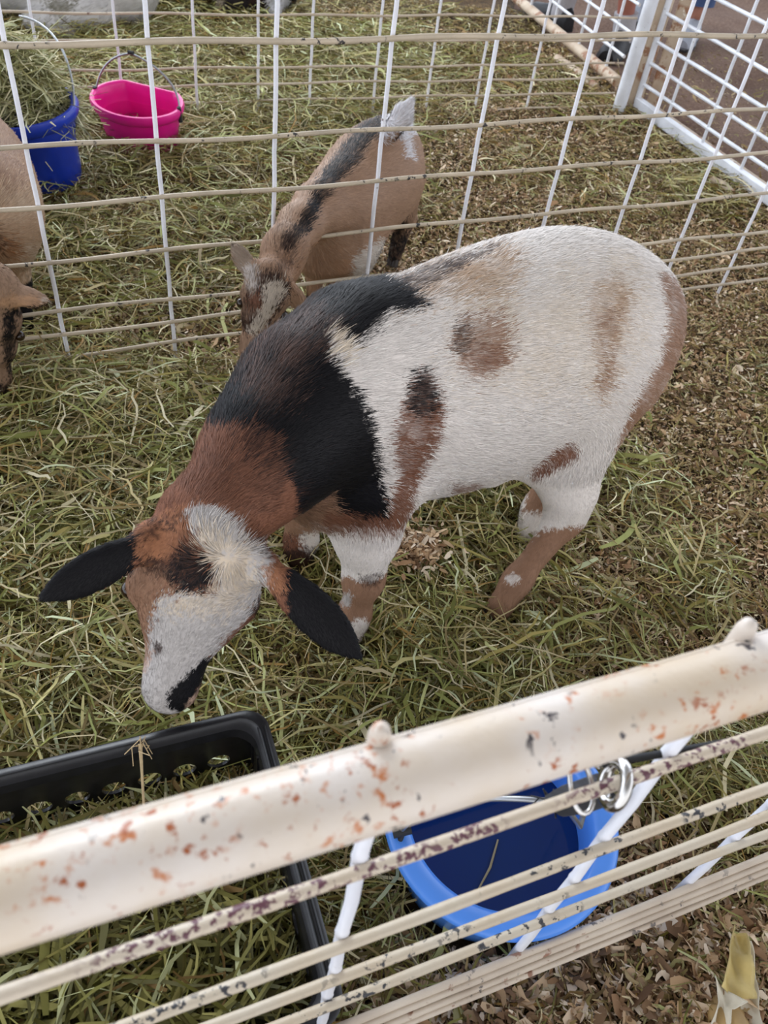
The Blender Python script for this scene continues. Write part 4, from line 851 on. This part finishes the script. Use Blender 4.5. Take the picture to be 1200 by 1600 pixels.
HM = [
 (ORANGE, [(205, 830), (260, 800), (330, 790), (300, 840), (270, 870), (215, 890)], 6, 0.75), (DKBR, [(200, 850), (240, 815), (320, 795), (300, 812), (240, 835)], 6, 0.7),
 (BROWN, [(190, 890), (260, 885), (270, 930), (245, 940), (240, 1000), (225, 1030), (190, 980)], 5, 0.9), (DKBR, [(215, 870), (270, 878), (280, 900), (262, 908), (225, 895)], 5, 0.7),
 (GREYW, [(285, 800), (330, 790), (370, 825), (385, 845), (420, 860), (425, 895), (410, 935), (388, 965), (350, 1002), (336, 1028), (318, 1040), (296, 1072), (272, 1130), (215, 1130), (215, 1045), (232, 1015), (236, 965), (252, 930), (330, 930), (345, 900), (330, 860), (300, 835)], 4, 1.0),
 (CREAM, [(300, 830), (350, 840), (400, 870), (400, 920), (360, 960), (300, 960), (260, 960), (260, 930), (330, 925), (345, 895)], 10, 0.7),
 (BLACK, circ(298, 893, 38, 34), 5, 0.97), (BLACK, [(386, 962), (402, 935), (430, 925), (432, 945), (410, 985), (392, 985)], 4, 0.85), (DKBR, [(370, 835), (400, 840), (425, 850), (420, 865), (390, 850)], 5, 0.8),
 (ORANGE, [(405, 880), (440, 880), (448, 930), (420, 925)], 6, 0.8), (RUST, [(395, 965), (430, 950), (425, 1010), (360, 1040), (345, 1010)], 5, 0.9),
 (BLACK, [(318, 1030), (336, 1030), (322, 1058), (306, 1090), (284, 1116), (262, 1108), (260, 1084), (288, 1060)], 2.5, 1.0), (s2l((190, 160, 140)), [(336, 1030), (352, 1036), (330, 1062), (312, 1098), (285, 1122), (288, 1108), (308, 1082), (322, 1056)], 3, 0.9),
 (DKBR, circ(247, 1016, 7, 10), 2, 0.8), (s2l((196, 160, 140)), [(222, 1010), (238, 1018), (232, 1040), (222, 1060)], 3, 0.7),
 (BLACK, [(40, 870), (205, 820), (216, 850), (212, 890), (120, 960), (40, 960)], 4, 1.0), (BLACK, [(444, 915), (452, 875), (480, 870), (610, 970), (610, 1070), (500, 1060), (448, 970)], 3, 1.0),
]
def is_head(P):
    q = (P-PO)@Ax; ear = (P[:, 1] < 0.66) & (np.abs((P-PO)@Sd) > 0.06) & (P[:, 2] < 0.47)
    return ((q > -0.035) & (P[:, 1] < 0.655)) | (ear & (P[:, 1] < 0.64))
def goat_col(P, n, r):
    a = paint(P, WHITE, GM, r); hm_ = is_head(P); b = paint(P, RUST, HM, r); a[hm_] = b[hm_]; return a
def goat_len(P):
    L = np.ones(len(P)); hd_ = is_head(P); L[hd_] = 0.5; L[P[:, 2] < 0.24] = 0.42
    tuft = np.linalg.norm(P-hp(0.02, 0.012, 0.0), axis=1) < 0.045; L[tuft] = 1.25
    u, v = proj(P); L[in_poly(u, v, [(360, 480), (540, 440), (700, 400), (700, 460), (560, 520), (470, 640), (380, 680)]) & (P[:, 2] > 0.42)] *= 1.35
    return L
def goat_flow(P, n, Fl):
    c = hp(0.08, 0.022, 0.0); d = P-c; rr = np.linalg.norm(d, axis=1); wt = np.clip(1.4-rr/0.05, 0, 1)[:, None]; return Fl*(1-wt)+unit_rows(d)*1.2*wt
def unit_rows(d): return d/(np.linalg.norm(d, axis=1, keepdims=True)+1e-9)
goat = empty('goat', (0.1, 0.95, 0), 'large white, black and rust spotted goat standing in front of the middle fence', 'goat')
furry('goat', g, goat_col, goat, 360000, 0.0115, 0.00075, 0.0052, goat_len, goat_flow, 5, 0.13)
for p, d in (((-0.022, 0.738, 0), (-0.2, -1)), ((-0.135, 0.882, 0), (-0.3, -1)), ((0.208, 0.839, 0), (-0.6, -0.8)), ((0.262, 1.026, 0), (-0.6, -0.8))): hoof(p, d, goat)
for sg in (-1, 1): eyeball(hp(0.42, sg*0.0690, -0.030), 0.011, goat)
m = MB(); m.tube([hp(1.03, -0.012, -0.028), hp(1.045, 0.0, -0.026), hp(1.03, 0.012, -0.028)], [0.004, 0.006, 0.004], 10); m.build('nose_pad', mat_plain('nose', (120, 96, 92), 0.5), goat)

# ---- brown goat behind, head pushed through the middle fence
def kid(name, label, F, T, scale, col, marks=None, nfur=60000, seed=1): pass
b2 = Body()
R2 = np.array([-0.120, 1.925, 0.245]); W2 = np.array([-0.195, 1.690, 0.235])
b2.loft([tuple(W2+np.array([-0.012, -0.045, 0.01]))+(0.052, 0.066), tuple(W2)+(0.070, 0.088), tuple(W2*0.6+R2*0.4-np.array([0, 0, .005]))+(0.092, 0.108), tuple(W2*0.25+R2*0.75)+(0.092, 0.108), tuple(R2)+(0.066, 0.092)], 0.03)
b2.chain([W2+np.array([0, -0.01, 0.03]), (-0.232, 1.59, 0.278), (-0.255, 1.50, 0.280), (-0.268, 1.42, 0.268), (-0.270, 1.385, 0.245)], [0.062, 0.046, 0.036, 0.037, 0.036], 0.03, True, -1)
for p in [[(-0.16, 1.70, 0.2), (-0.155, 1.685, 0.1), (-0.155, 1.68, 0.02)], [(-0.24, 1.71, 0.2), (-0.245, 1.69, 0.1), (-0.245, 1.685, 0.02)]]: b2.chain(p, [0.045, 0.024, 0.018], 0.02)
b2.chain([(-0.09, 1.90, 0.22), (-0.085, 1.88, 0.16), (-0.065, 1.945, 0.11), (-0.078, 1.91, 0.02)], [0.055, 0.042, 0.024, 0.018], 0.02)
b2.chain([(-0.17, 1.94, 0.22), (-0.17, 1.91, 0.16), (-0.15, 1.98, 0.11), (-0.165, 1.94, 0.02)], [0.055, 0.042, 0.024, 0.018], 0.02)
b2.chain([tuple(R2+np.array([0.015, 0.05, 0.075])), gp(610, 205, 0.37), gp(628, 182, 0.40), gp(640, 162, 0.42)], [0.024, 0.016, 0.019, 0.011], 0.015)
b2.ell((-0.215, 1.635, 0.175), (0.075, 0.075, 0.080), None, 0.04); b2.ell((-0.19, 1.70, 0.16), (0.085, 0.09, 0.075), None, 0.04)
P2 = gp(420, 440, 0.265); N2 = gp(392, 560, 0.13); A2, S2, D2 = frame(N2-P2, (0.2, -0.7, 0.6)); F2 = np.array([A2, S2, D2]); L2 = np.linalg.norm(N2-P2)
for t, wd, hd_ in ((0.0, 0.042, 0.040), (0.25, 0.045, 0.042), (0.5, 0.036, 0.036), (0.8, 0.026, 0.028), (0.97, 0.022, 0.022)): b2.ell(P2+A2*L2*t-D2*0.028, (0.036, wd, hd_), F2, 0.015)
b2.flow.append((N2, P2, -A2, 0.04))
ear_prims(b2, P2-S2*0.030-D2*0.02, gp(366, 384, 0.31), D2, 0.016, 0.008, 0.008); ear_prims(b2, P2+S2*0.030-D2*0.02, P2+S2*0.075-D2*0.03+np.array([0, 0.0, -0.05]), D2, 0.016, 0.008, 0.008)
B2 = s2l((164, 132, 108))
def c2f(P, n, r):
    return paint(P, B2, [
        (s2l((190, 162, 140)), [(425, 380), (440, 310), (560, 205), (600, 190), (560, 230), (480, 300), (450, 380)], 8, 0.5),
        (s2l((156, 116, 86)), [(440, 400), (500, 380), (640, 380), (640, 460), (440, 460)], 15, 0.4),
        (BLACK, [(598, 178), (562, 190), (545, 215), (515, 255), (492, 285), (478, 320), (462, 350), (440, 372), (436, 390), (452, 396), (482, 360), (505, 310), (530, 280), (560, 250), (580, 220), (605, 205)], 3, 0.9),
        (DKBR, [(436, 360), (460, 360), (458, 420), (430, 440)], 7, 0.5),
        (s2l((220, 218, 222)), [(596, 222), (600, 150), (670, 130), (680, 190), (640, 215), (648, 250), (632, 245), (625, 205)], 3, 0.97, lambda P: P[:, 1] > 1.7),
        (s2l((214, 206, 196)), [(548, 400), (590, 372), (612, 378), (600, 430), (548, 440)], 4, 0.9, lambda P: P[:, 2] < 0.22), (BLACK, [(590, 395), (612, 360), (640, 330), (640, 430), (590, 430)], 4, 0.85, lambda P: P[:, 2] < 0.18),
        (DKBR, [(380, 470), (388, 430), (432, 425), (455, 450), (440, 480), (400, 530), (375, 520)], 4, 0.95, lambda P: P[:, 1] < 1.5),
        (RUST, circ(398, 472, 12, 14), 4, 0.8, lambda P: P[:, 1] < 1.5),
        (s2l((206, 192, 176)), [(410, 448), (438, 440), (446, 462), (424, 490), (400, 530), (386, 520), (404, 490), (410, 470)], 4, 0.85, lambda P: P[:, 1] < 1.5),
        (s2l((156, 138, 122)), [(355, 370), (385, 375), (405, 430), (392, 465), (375, 440)], 3, 0.97, lambda P: P[:, 1] < 1.5), (s2l((200, 190, 184)), [(382, 415), (398, 420), (404, 452), (388, 455)], 4, 0.8, lambda P: P[:, 1] < 1.5),
    ], r, 5)
g2 = empty('goat', (R2[0], R2[1], 0), 'brown goat with a dark stripe down its back and raised white tail', 'goat')
def l2(P): L = np.ones(len(P)); L[(P[:, 1] > 1.93) & (P[:, 2] > 0.37)] = 2.4; L[P[:, 1] < 1.42] = 0.7; L[P[:, 2] < 0.12] = 0.5; return L
furry('g2', b2, c2f, g2, 120000, 0.014, 0.0011, 0.0060, l2, None, 8, 0.13)
for p in ((-0.155, 1.672, 0), (-0.245, 1.677, 0), (-0.080, 1.902, 0), (-0.167, 1.932, 0)): hoof(p, (-0.3, -1), g2, 0.8)
for sg in (-1, 1): eyeball(P2+A2*L2*0.38+S2*sg*0.040-D2*0.022, 0.009, g2)

# ---- tan goat on the left edge
b3 = Body()
W3 = gp(18, 330, 0.30); W3 = np.array([-0.86, 1.50, 0.30]); R3_ = np.array([-1.02, 1.98, 0.30])
b3.loft([(-0.835, 1.40, 0.225, 0.070, 0.092), (-0.865, 1.47, 0.235, 0.090, 0.100), (-0.968, 1.60, 0.222, 0.118, 0.110), (-1.050, 1.70, 0.218, 0.108, 0.106), (-1.13, 1.79, 0.212, 0.078, 0.088)], 0.03)
b3.chain([(-0.885, 1.44, 0.28), (-0.89, 1.35, 0.28), (-0.885, 1.28, 0.26), (-0.875, 1.235, 0.235)], [0.066, 0.052, 0.046, 0.042], 0.03, True, -1)
b3.chain([(-0.835, 1.44, 0.20), (-0.815, 1.41, 0.11), (-0.81, 1.39, 0.02)], [0.046, 0.026, 0.020], 0.02)
b3.chain([(-0.93, 1.44, 0.20), (-0.93, 1.41, 0.11), (-0.93, 1.39, 0.02)], [0.046, 0.024, 0.020], 0.02)
b3.chain([(-1.04, 1.76, 0.20), (-1.01, 1.73, 0.15), (-0.985, 1.79, 0.10), (-0.995, 1.76, 0.02)], [0.07, 0.045, 0.025, 0.020], 0.02)
b3.chain([(-1.16, 1.82, 0.20), (-1.15, 1.79, 0.15), (-1.12, 1.85, 0.10), (-1.135, 1.82, 0.02)], [0.07, 0.045, 0.025, 0.020], 0.02)
b3.chain([(-0.875, 1.62, 0.12), (-0.845, 1.60, 0.02)], [0.02, 0.02], 0.02) if False else None
P3 = gp(-18, 468, 0.265); N3 = gp(-6, 630, 0.04); A3, S3, D3 = frame(N3-P3, (0.35, -0.6, 0.7)); F3 = np.array([A3, S3, D3]); L3 = np.linalg.norm(N3-P3)
for t, wd, hd_ in ((0.0, 0.046, 0.044), (0.25, 0.050, 0.048), (0.5, 0.040, 0.042), (0.8, 0.028, 0.032), (0.97, 0.024, 0.025)): b3.ell(P3+A3*L3*t-D3*0.03, (0.045, wd, hd_), F3, 0.015)
b3.flow.append((N3, P3, -A3, 0.04))
b3.chain([(-0.885, 1.27, 0.25), P3-D3*0.03], [0.042, 0.042], 0.02, False)
ear_prims(b3, P3+S3*0.035-D3*0.02 if (P3+S3*0.035)[0] > P3[0] else P3-S3*0.035-D3*0.02, gp(74, 470, 0.24), (0.1, -0.3, 1), 0.020, 0.009, 0.008)
sgx = 1 if (P3+S3*0.035)[0] > P3[0] else -1
ear_prims(b3, P3-S3*sgx*0.035-D3*0.02, P3-S3*sgx*0.15+np.array([0, 0.03, -0.02]), (0.1, -0.3, 1), 0.020, 0.009, 0.008)
B3 = s2l((176, 146, 118))
def c3f(P, n, r):
    c = paint(P, B3, [(s2l((142, 112, 92)), [(-200, 100), (20, 150), (60, 220), (40, 300), (-200, 330)], 14, 0.75), (s2l((196, 172, 146)), [(-50, 290), (60, 300), (70, 340), (-50, 350)], 10, 0.5), (s2l((150, 100, 62)), [(-60, 360), (15, 365), (35, 410), (10, 425), (-60, 430)], 12, 0.6), (DKBR, [(-60, 360), (0, 365), (12, 390), (-60, 400)], 10, 0.6), (s2l((206, 188, 168)), [(30, 380), (62, 380), (64, 430), (40, 440)], 10, 0.4)], r, 6)
    hd_ = P[:, 1] < 1.24
    h = paint(P, s2l((150, 122, 100)), [(BLACK, [(8, 480), (24, 488), (24, 560), (16, 600), (6, 560), (4, 510)], 3, 0.95), (BLACK, [(-40, 602), (30, 600), (30, 640), (-40, 640)], 3, 0.95), (s2l((178, 140, 108)), [(-20, 462), (40, 462), (80, 468), (60, 476), (30, 482), (-20, 480)], 3, 0.9), (BLACK, [(20, 486), (50, 478), (80, 470), (84, 476), (45, 492), (20, 496)], 2.5, 0.9), (s2l((196, 180, 166)), [(60, 462), (82, 465), (76, 474), (60, 470)], 2, 0.7)], r, 4)
    c[hd_] = h[hd_]; lg = P[:, 2] < 0.12; c[lg & ~hd_] = BLACK; return c
def l3(P): L = np.ones(len(P)); L[P[:, 1] < 1.26] = 0.45; L[P[:, 2] < 0.13] = 0.5; return L
g3 = empty('goat', (-0.9, 1.65, 0), 'tan goat cut off by the left edge with its head through the middle fence', 'goat')
furry('g3', b3, c3f, g3, 90000, 0.014, 0.0011, 0.0065, l3, None, 9, 0.13)
for p in ((-0.812, 1.382, 0), (-0.932, 1.382, 0), (-0.998, 1.752, 0), (-1.138, 1.812, 0)): hoof(p, (-0.2, -1), g3, 0.9)
for sg in (-1, 1): eyeball(P3+A3*L3*0.38+S3*sg*0.044-D3*0.022, 0.009, g3)

# ---- goats lying beyond the far fence
def lying(label, base, yaw, L, wd, ht, col, marks, seed, head=True, foreleg=None):
    bd = Body(); d = np.array([math.cos(yaw), math.sin(yaw), 0]); s_ = np.array([-d[1], d[0], 0]); b = np.asarray(base, float)
    st = [tuple(b-d*L*0.5+np.array([0, 0, ht*0.42]))+(wd*0.7, ht*0.40), tuple(b-d*L*0.25+np.array([0, 0, ht*0.48]))+(wd*0.95, ht*0.48), tuple(b+np.array([0, 0, ht*0.5]))+(wd, ht*0.5), tuple(b+d*L*0.28+np.array([0, 0, ht*0.52]))+(wd*0.85, ht*0.48), tuple(b+d*L*0.5+np.array([0, 0, ht*0.55]))+(wd*0.6, ht*0.38)]
    bd.loft(st, 0.03)
    if head:
        n0 = b+d*L*0.5+np.array([0, 0, ht*0.65]); n1 = n0+d*0.10+np.array([0, 0, 0.12]); h1 = n1+d*0.10+np.array([0, 0, 0.02]); bd.chain([n0, n1], [0.075, 0.055], 0.03, True, -1); bd.chain([n1, n1+d*0.07, h1+d*0.06+np.array([0, 0, -0.06])], [0.055, 0.052, 0.028], 0.02, True, -1)
        for sg in (-1, 1): ear_prims(bd, n1+s_*sg*0.04, n1+s_*sg*0.15+np.array([0, 0, -0.01]), (0, 0, 1), 0.02, 0.009, 0.01)
    # folded legs
    for sg in (-1, 1):
        bd.chain([b+d*L*0.38+s_*sg*wd*0.6+np.array([0, 0, 0.07]), b+d*L*0.58+s_*sg*wd*0.75+np.array([0, 0, 0.035]), b+d*L*0.44+s_*sg*wd*0.95+np.array([0, 0, 0.026])], [0.045, 0.028, 0.022], 0.02)
        bd.chain([b-d*L*0.38+s_*sg*wd*0.7+np.array([0, 0, 0.09]), b-d*L*0.12+s_*sg*wd*1.0+np.array([0, 0, 0.045]), b-d*L*0.28+s_*sg*wd*1.15+np.array([0, 0, 0.028])], [0.075, 0.036, 0.024], 0.02)
    if foreleg is not None: bd.chain(foreleg[0], foreleg[1], 0.02)
    e_ = empty('goat', tuple(b), label, 'goat'); furry('x', bd, lambda P, n, r: paint(P, col, marks, r, 4), e_, 26000, 0.02, 0.002, 0.008, None, None, seed, 0.22)
    if foreleg is not None: hoof(foreleg[0][-1]*np.array([1, 1, 0]), (0.3, -1), e_, 0.9)
    return e_
b4 = gp(170, 20, 0.0)
lying('white goat with a grey smudge lying behind the pails at the back', b4+np.array([-0.24, -0.14, 0]), 3.22, 0.74, 0.20, 0.38, s2l((205, 203, 202)), [(s2l((128, 124, 110)), circ(95, 8, 26, 20), 7, 0.8), (BLACK, [(284, -30), (300, -30), (300, 30), (286, 30)], 3, 0.9)], 12)
b5 = gp(375, 12, 0.0)
fl = [gp(440, -22, 0.12), gp(436, 0, 0.06), gp(430, 22, 0.03), gp(428, 30, 0.015)]
lying('dark goat with white and beige patches lying by the far fence', b5+np.array([-0.09, 0.02, 0]), 3.15, 0.50, 0.13, 0.26, s2l((38, 32, 34)), [(s2l((200, 194, 188)), [(290, -60), (325, -60), (320, 22), (300, 22)], 3, 0.95), (s2l((170, 158, 142)), [(322, 22), (330, 4), (345, -6), (356, 8), (350, 16)], 3, 0.95), (DKBR, circ(402, 8, 12, 12), 4, 0.7), (s2l((228, 229, 236)), [(418, -40), (460, -40), (448, 36), (418, 40)], 2, 0.97)], 13, True, (fl, [0.03, 0.026, 0.022, 0.020]))

# ------------------------------------------------------------------ visitors beyond the back panels
def skin_body(name, pts, edges, rad, mat, root, sub=2):
    me = bpy.data.meshes.new(name); me.from_pydata([tuple(map(float, p)) for p in pts], edges, []); o = bpy.data.objects.new(name, me); C.objects.link(o)
    sk = o.modifiers.new('skin', 'SKIN'); su = o.modifiers.new('sub', 'SUBSURF'); su.levels = sub; su.render_levels = sub
    for i, r in enumerate(rad): me.skin_vertices[0].data[i].radius = (r, r) if np.isscalar(r) else r
    me.skin_vertices[0].data[0].use_root = True
    dg = bpy.context.evaluated_depsgraph_get(); ev = o.evaluated_get(dg); nm = bpy.data.meshes.new_from_object(ev); bpy.data.objects.remove(o)
    o2 = bpy.data.objects.new(name, nm); nm.materials.clear(); nm.materials.append(mat); nm.shade_smooth(); return link(o2, root)
def shoe(ankle, d, mat, root, L=0.27, wd=0.047):
    d = unit([d[0], d[1], 0]); s_ = np.array([-d[1], d[0], 0]); a = np.array([ankle[0], ankle[1], 0])
    st = [(-0.22, 0.030, 0.074, 0.8), (-0.14, 0.042, 0.088, 0.95), (0.0, 0.044, 0.086, 0.95), (0.22, 0.043, 0.070, 0.92), (0.42, 0.050, 0.054, 1.0), (0.62, 0.046, 0.044, 0.9), (0.74, 0.030, 0.030, 0.7)]
    V = []; n = 16
    for (t, w_, h_, _) in st:
        for k in range(n):
            an = 2*math.pi*k/n; V.append(a+d*L*t+s_*w_*math.cos(an)*(1 if math.sin(an) > 0 else 1.05)+np.array([0, 0, 0.012+h_*max(0, math.sin(an))+0.004*min(0, math.sin(an))]))
    F = [(i*n+k, i*n+(k+1) % n, (i+1)*n+(k+1) % n, (i+1)*n+k) for i in range(len(st)-1) for k in range(n)]+[tuple(range(n))[::-1], tuple((len(st)-1)*n+k for k in range(n))]
    m = MB(); m.add(V, F); sh_ = m.build('shoe', mat, root)
    V = []
    for zz in (0.0, 0.014):
        for (t, w_, h_, _) in st: V.append(a+d*L*t+s_*w_*1.06+np.array([0, 0, zz]))
        for (t, w_, h_, _) in reversed(st): V.append(a+d*L*t-s_*w_*1.06+np.array([0, 0, zz]))
    k = len(st)*2; F = [tuple(range(k))[::-1], tuple(range(k, 2*k))]+[(i, (i+1) % k, k+(i+1) % k, k+i) for i in range(k)]
    m = MB(); m.add(V, F); m.build('sole', M['shoe_sole'], root); return sh_
def person(label, a1, a2, f1, f2, skin, leg_cloth, hem, shoe_mat, sock, hgt=1.68, top='dark_cloth'):
    a1, a2 = np.array(a1, float), np.array(a2, float); mid = (a1+a2)/2; s = hgt/1.72; root = empty('person', (mid[0], mid[1], 0), label, 'person')
    sd = unit([a2[0]-a1[0], a2[1]-a1[1], 0]) if np.linalg.norm((a2-a1)[:2]) > 0.1 else np.array([1.0, 0, 0]); fd_ = unit([f1[0]+f2[0], f1[1]+f2[1], 0]); sd = np.cross(fd_, [0, 0, 1.0])
    if (a2-a1)@sd < 0: sd = -sd
    pel = np.array([mid[0], mid[1], 0.95*s]); h1, h2 = pel-sd*0.09, pel+sd*0.09
    k1 = (h1+np.array([a1[0], a1[1], 0.08]))/2+fd_*0.05; k2 = (h2+np.array([a2[0], a2[1], 0.08]))/2+fd_*0.05
    A1, A2_ = np.array([a1[0], a1[1], 0.07]), np.array([a2[0], a2[1], 0.07]); c1_ = k1*0.62+A1*0.38-fd_*0.02; c2_ = k2*0.62+A2_*0.38-fd_*0.02
    ch = pel+np.array([0, 0, 0.42*s]); nk = pel+np.array([0, 0, 0.55*s]); hd = nk+np.array([0, 0, 0.14*s])+fd_*0.02; s1, s2_ = ch-sd*0.17, ch+sd*0.17
    e1, e2 = s1+np.array([0, 0, -0.27])-sd*0.05, s2_+np.array([0, 0, -0.27])+sd*0.05; w1, w2 = e1+np.array([0, 0, -0.22])+fd_*0.08, e2+np.array([0, 0, -0.22])+fd_*0.08
    pts = [pel, h1, h2, k1, k2, c1_, c2_, A1+(k1-A1)*0.12, A2_+(k2-A2_)*0.12, A1, A2_, pel+np.array([0, 0, 0.2*s]), ch, nk, hd, hd+np.array([0, 0, 0.08]), s1, s2_, e1, e2, w1, w2, w1+np.array([0, 0, -0.09]), w2+np.array([0, 0, -0.09])]
    ed = [(0, 1), (0, 2), (1, 3), (2, 4), (3, 5), (4, 6), (5, 7), (6, 8), (7, 9), (8, 10), (0, 11), (11, 12), (12, 13), (13, 14), (14, 15), (12, 16), (12, 17), (16, 18), (17, 19), (18, 20), (19, 21), (20, 22), (21, 23)]
    rad = [0.13, 0.09, 0.09, 0.055, 0.055, 0.052, 0.052, 0.036, 0.036, 0.036, 0.036, 0.12, 0.13, 0.05, 0.085, 0.075, 0.055, 0.055, 0.04, 0.04, 0.028, 0.028, 0.03, 0.03]
    skin_body('body', pts, ed, rad, M[skin], root)
    for (hh, kk, cc_, aa) in ((h1, k1, c1_, A1), (h2, k2, c2_, A2_)):
        ln = [hh, kk, cc_, aa]; full = [hh*(1-t)+kk*t for t in np.linspace(0, 1, 6)]+[kk*(1-t)+cc_*t for t in np.linspace(0, 1, 4)[1:]]+[cc_*(1-t)+aa*t for t in np.linspace(0, 1, 5)[1:]]
        full = [p for p in full if p[2] > hem]; rr = [0.105-0.045*i/len(full) for i in range(len(full))]
        m = MB(); m.tube(full, [max(x, 0.066) for x in rr], 18); m.build('trouser_leg', M[leg_cloth], root)
        if sock:
            m = MB(); m.tube([aa+(cc_-aa)*0.26+np.array([0, 0, .0]), aa+(cc_-aa)*0.12, aa, aa-np.array([0, 0, .03])], [0.049, 0.046, 0.046, 0.046], 18); m.build('sock', M[sock], root)
    m = MB(); m.tube([pel-np.array([0, 0, 0.03]), pel+np.array([0, 0, 0.2*s]), ch, ch+np.array([0, 0, 0.08])], [0.165, 0.15, 0.17, 0.10], 24); m.build('shirt', M[top], root)
    m = MB(); m.lathe([(0.098, -0.03), (0.102, 0.03), (0.098, 0.08), (0.07, 0.125), (0.0, 0.14)], hd-fd_*0.012, 24); m.build('hair', M['dark_scrap'], root)
    shoe(a1, f1, M[shoe_mat], root); shoe(a2, f2, M[shoe_mat], root)
    return root
pa = gp(872, 44, 0.0); pb = gp(966, 78, 0.0)
person('person in black shoes and pale ankle socks beyond the back panel', pa, pb, tuple((gp(812, 12)-gp(872, 44))[:2]), tuple((gp(930, 104)-gp(966, 72))[:2]), 'skin', 'dark_cloth', 0.55, 'shoe_black', 'sock')
pc_ = gp(1062, 70, 0.0); pd_ = gp(1000, 42, 0.0)
person('person in blue jeans and grey shoes behind the corner post', pd_+np.array([0.02, 0.22, 0]), pc_+np.array([0.05, 0.10, 0]), (-0.3, -0.9), (-0.3, -0.9), 'skin_pale', 'denim', 0.09, 'shoe_grey', None)
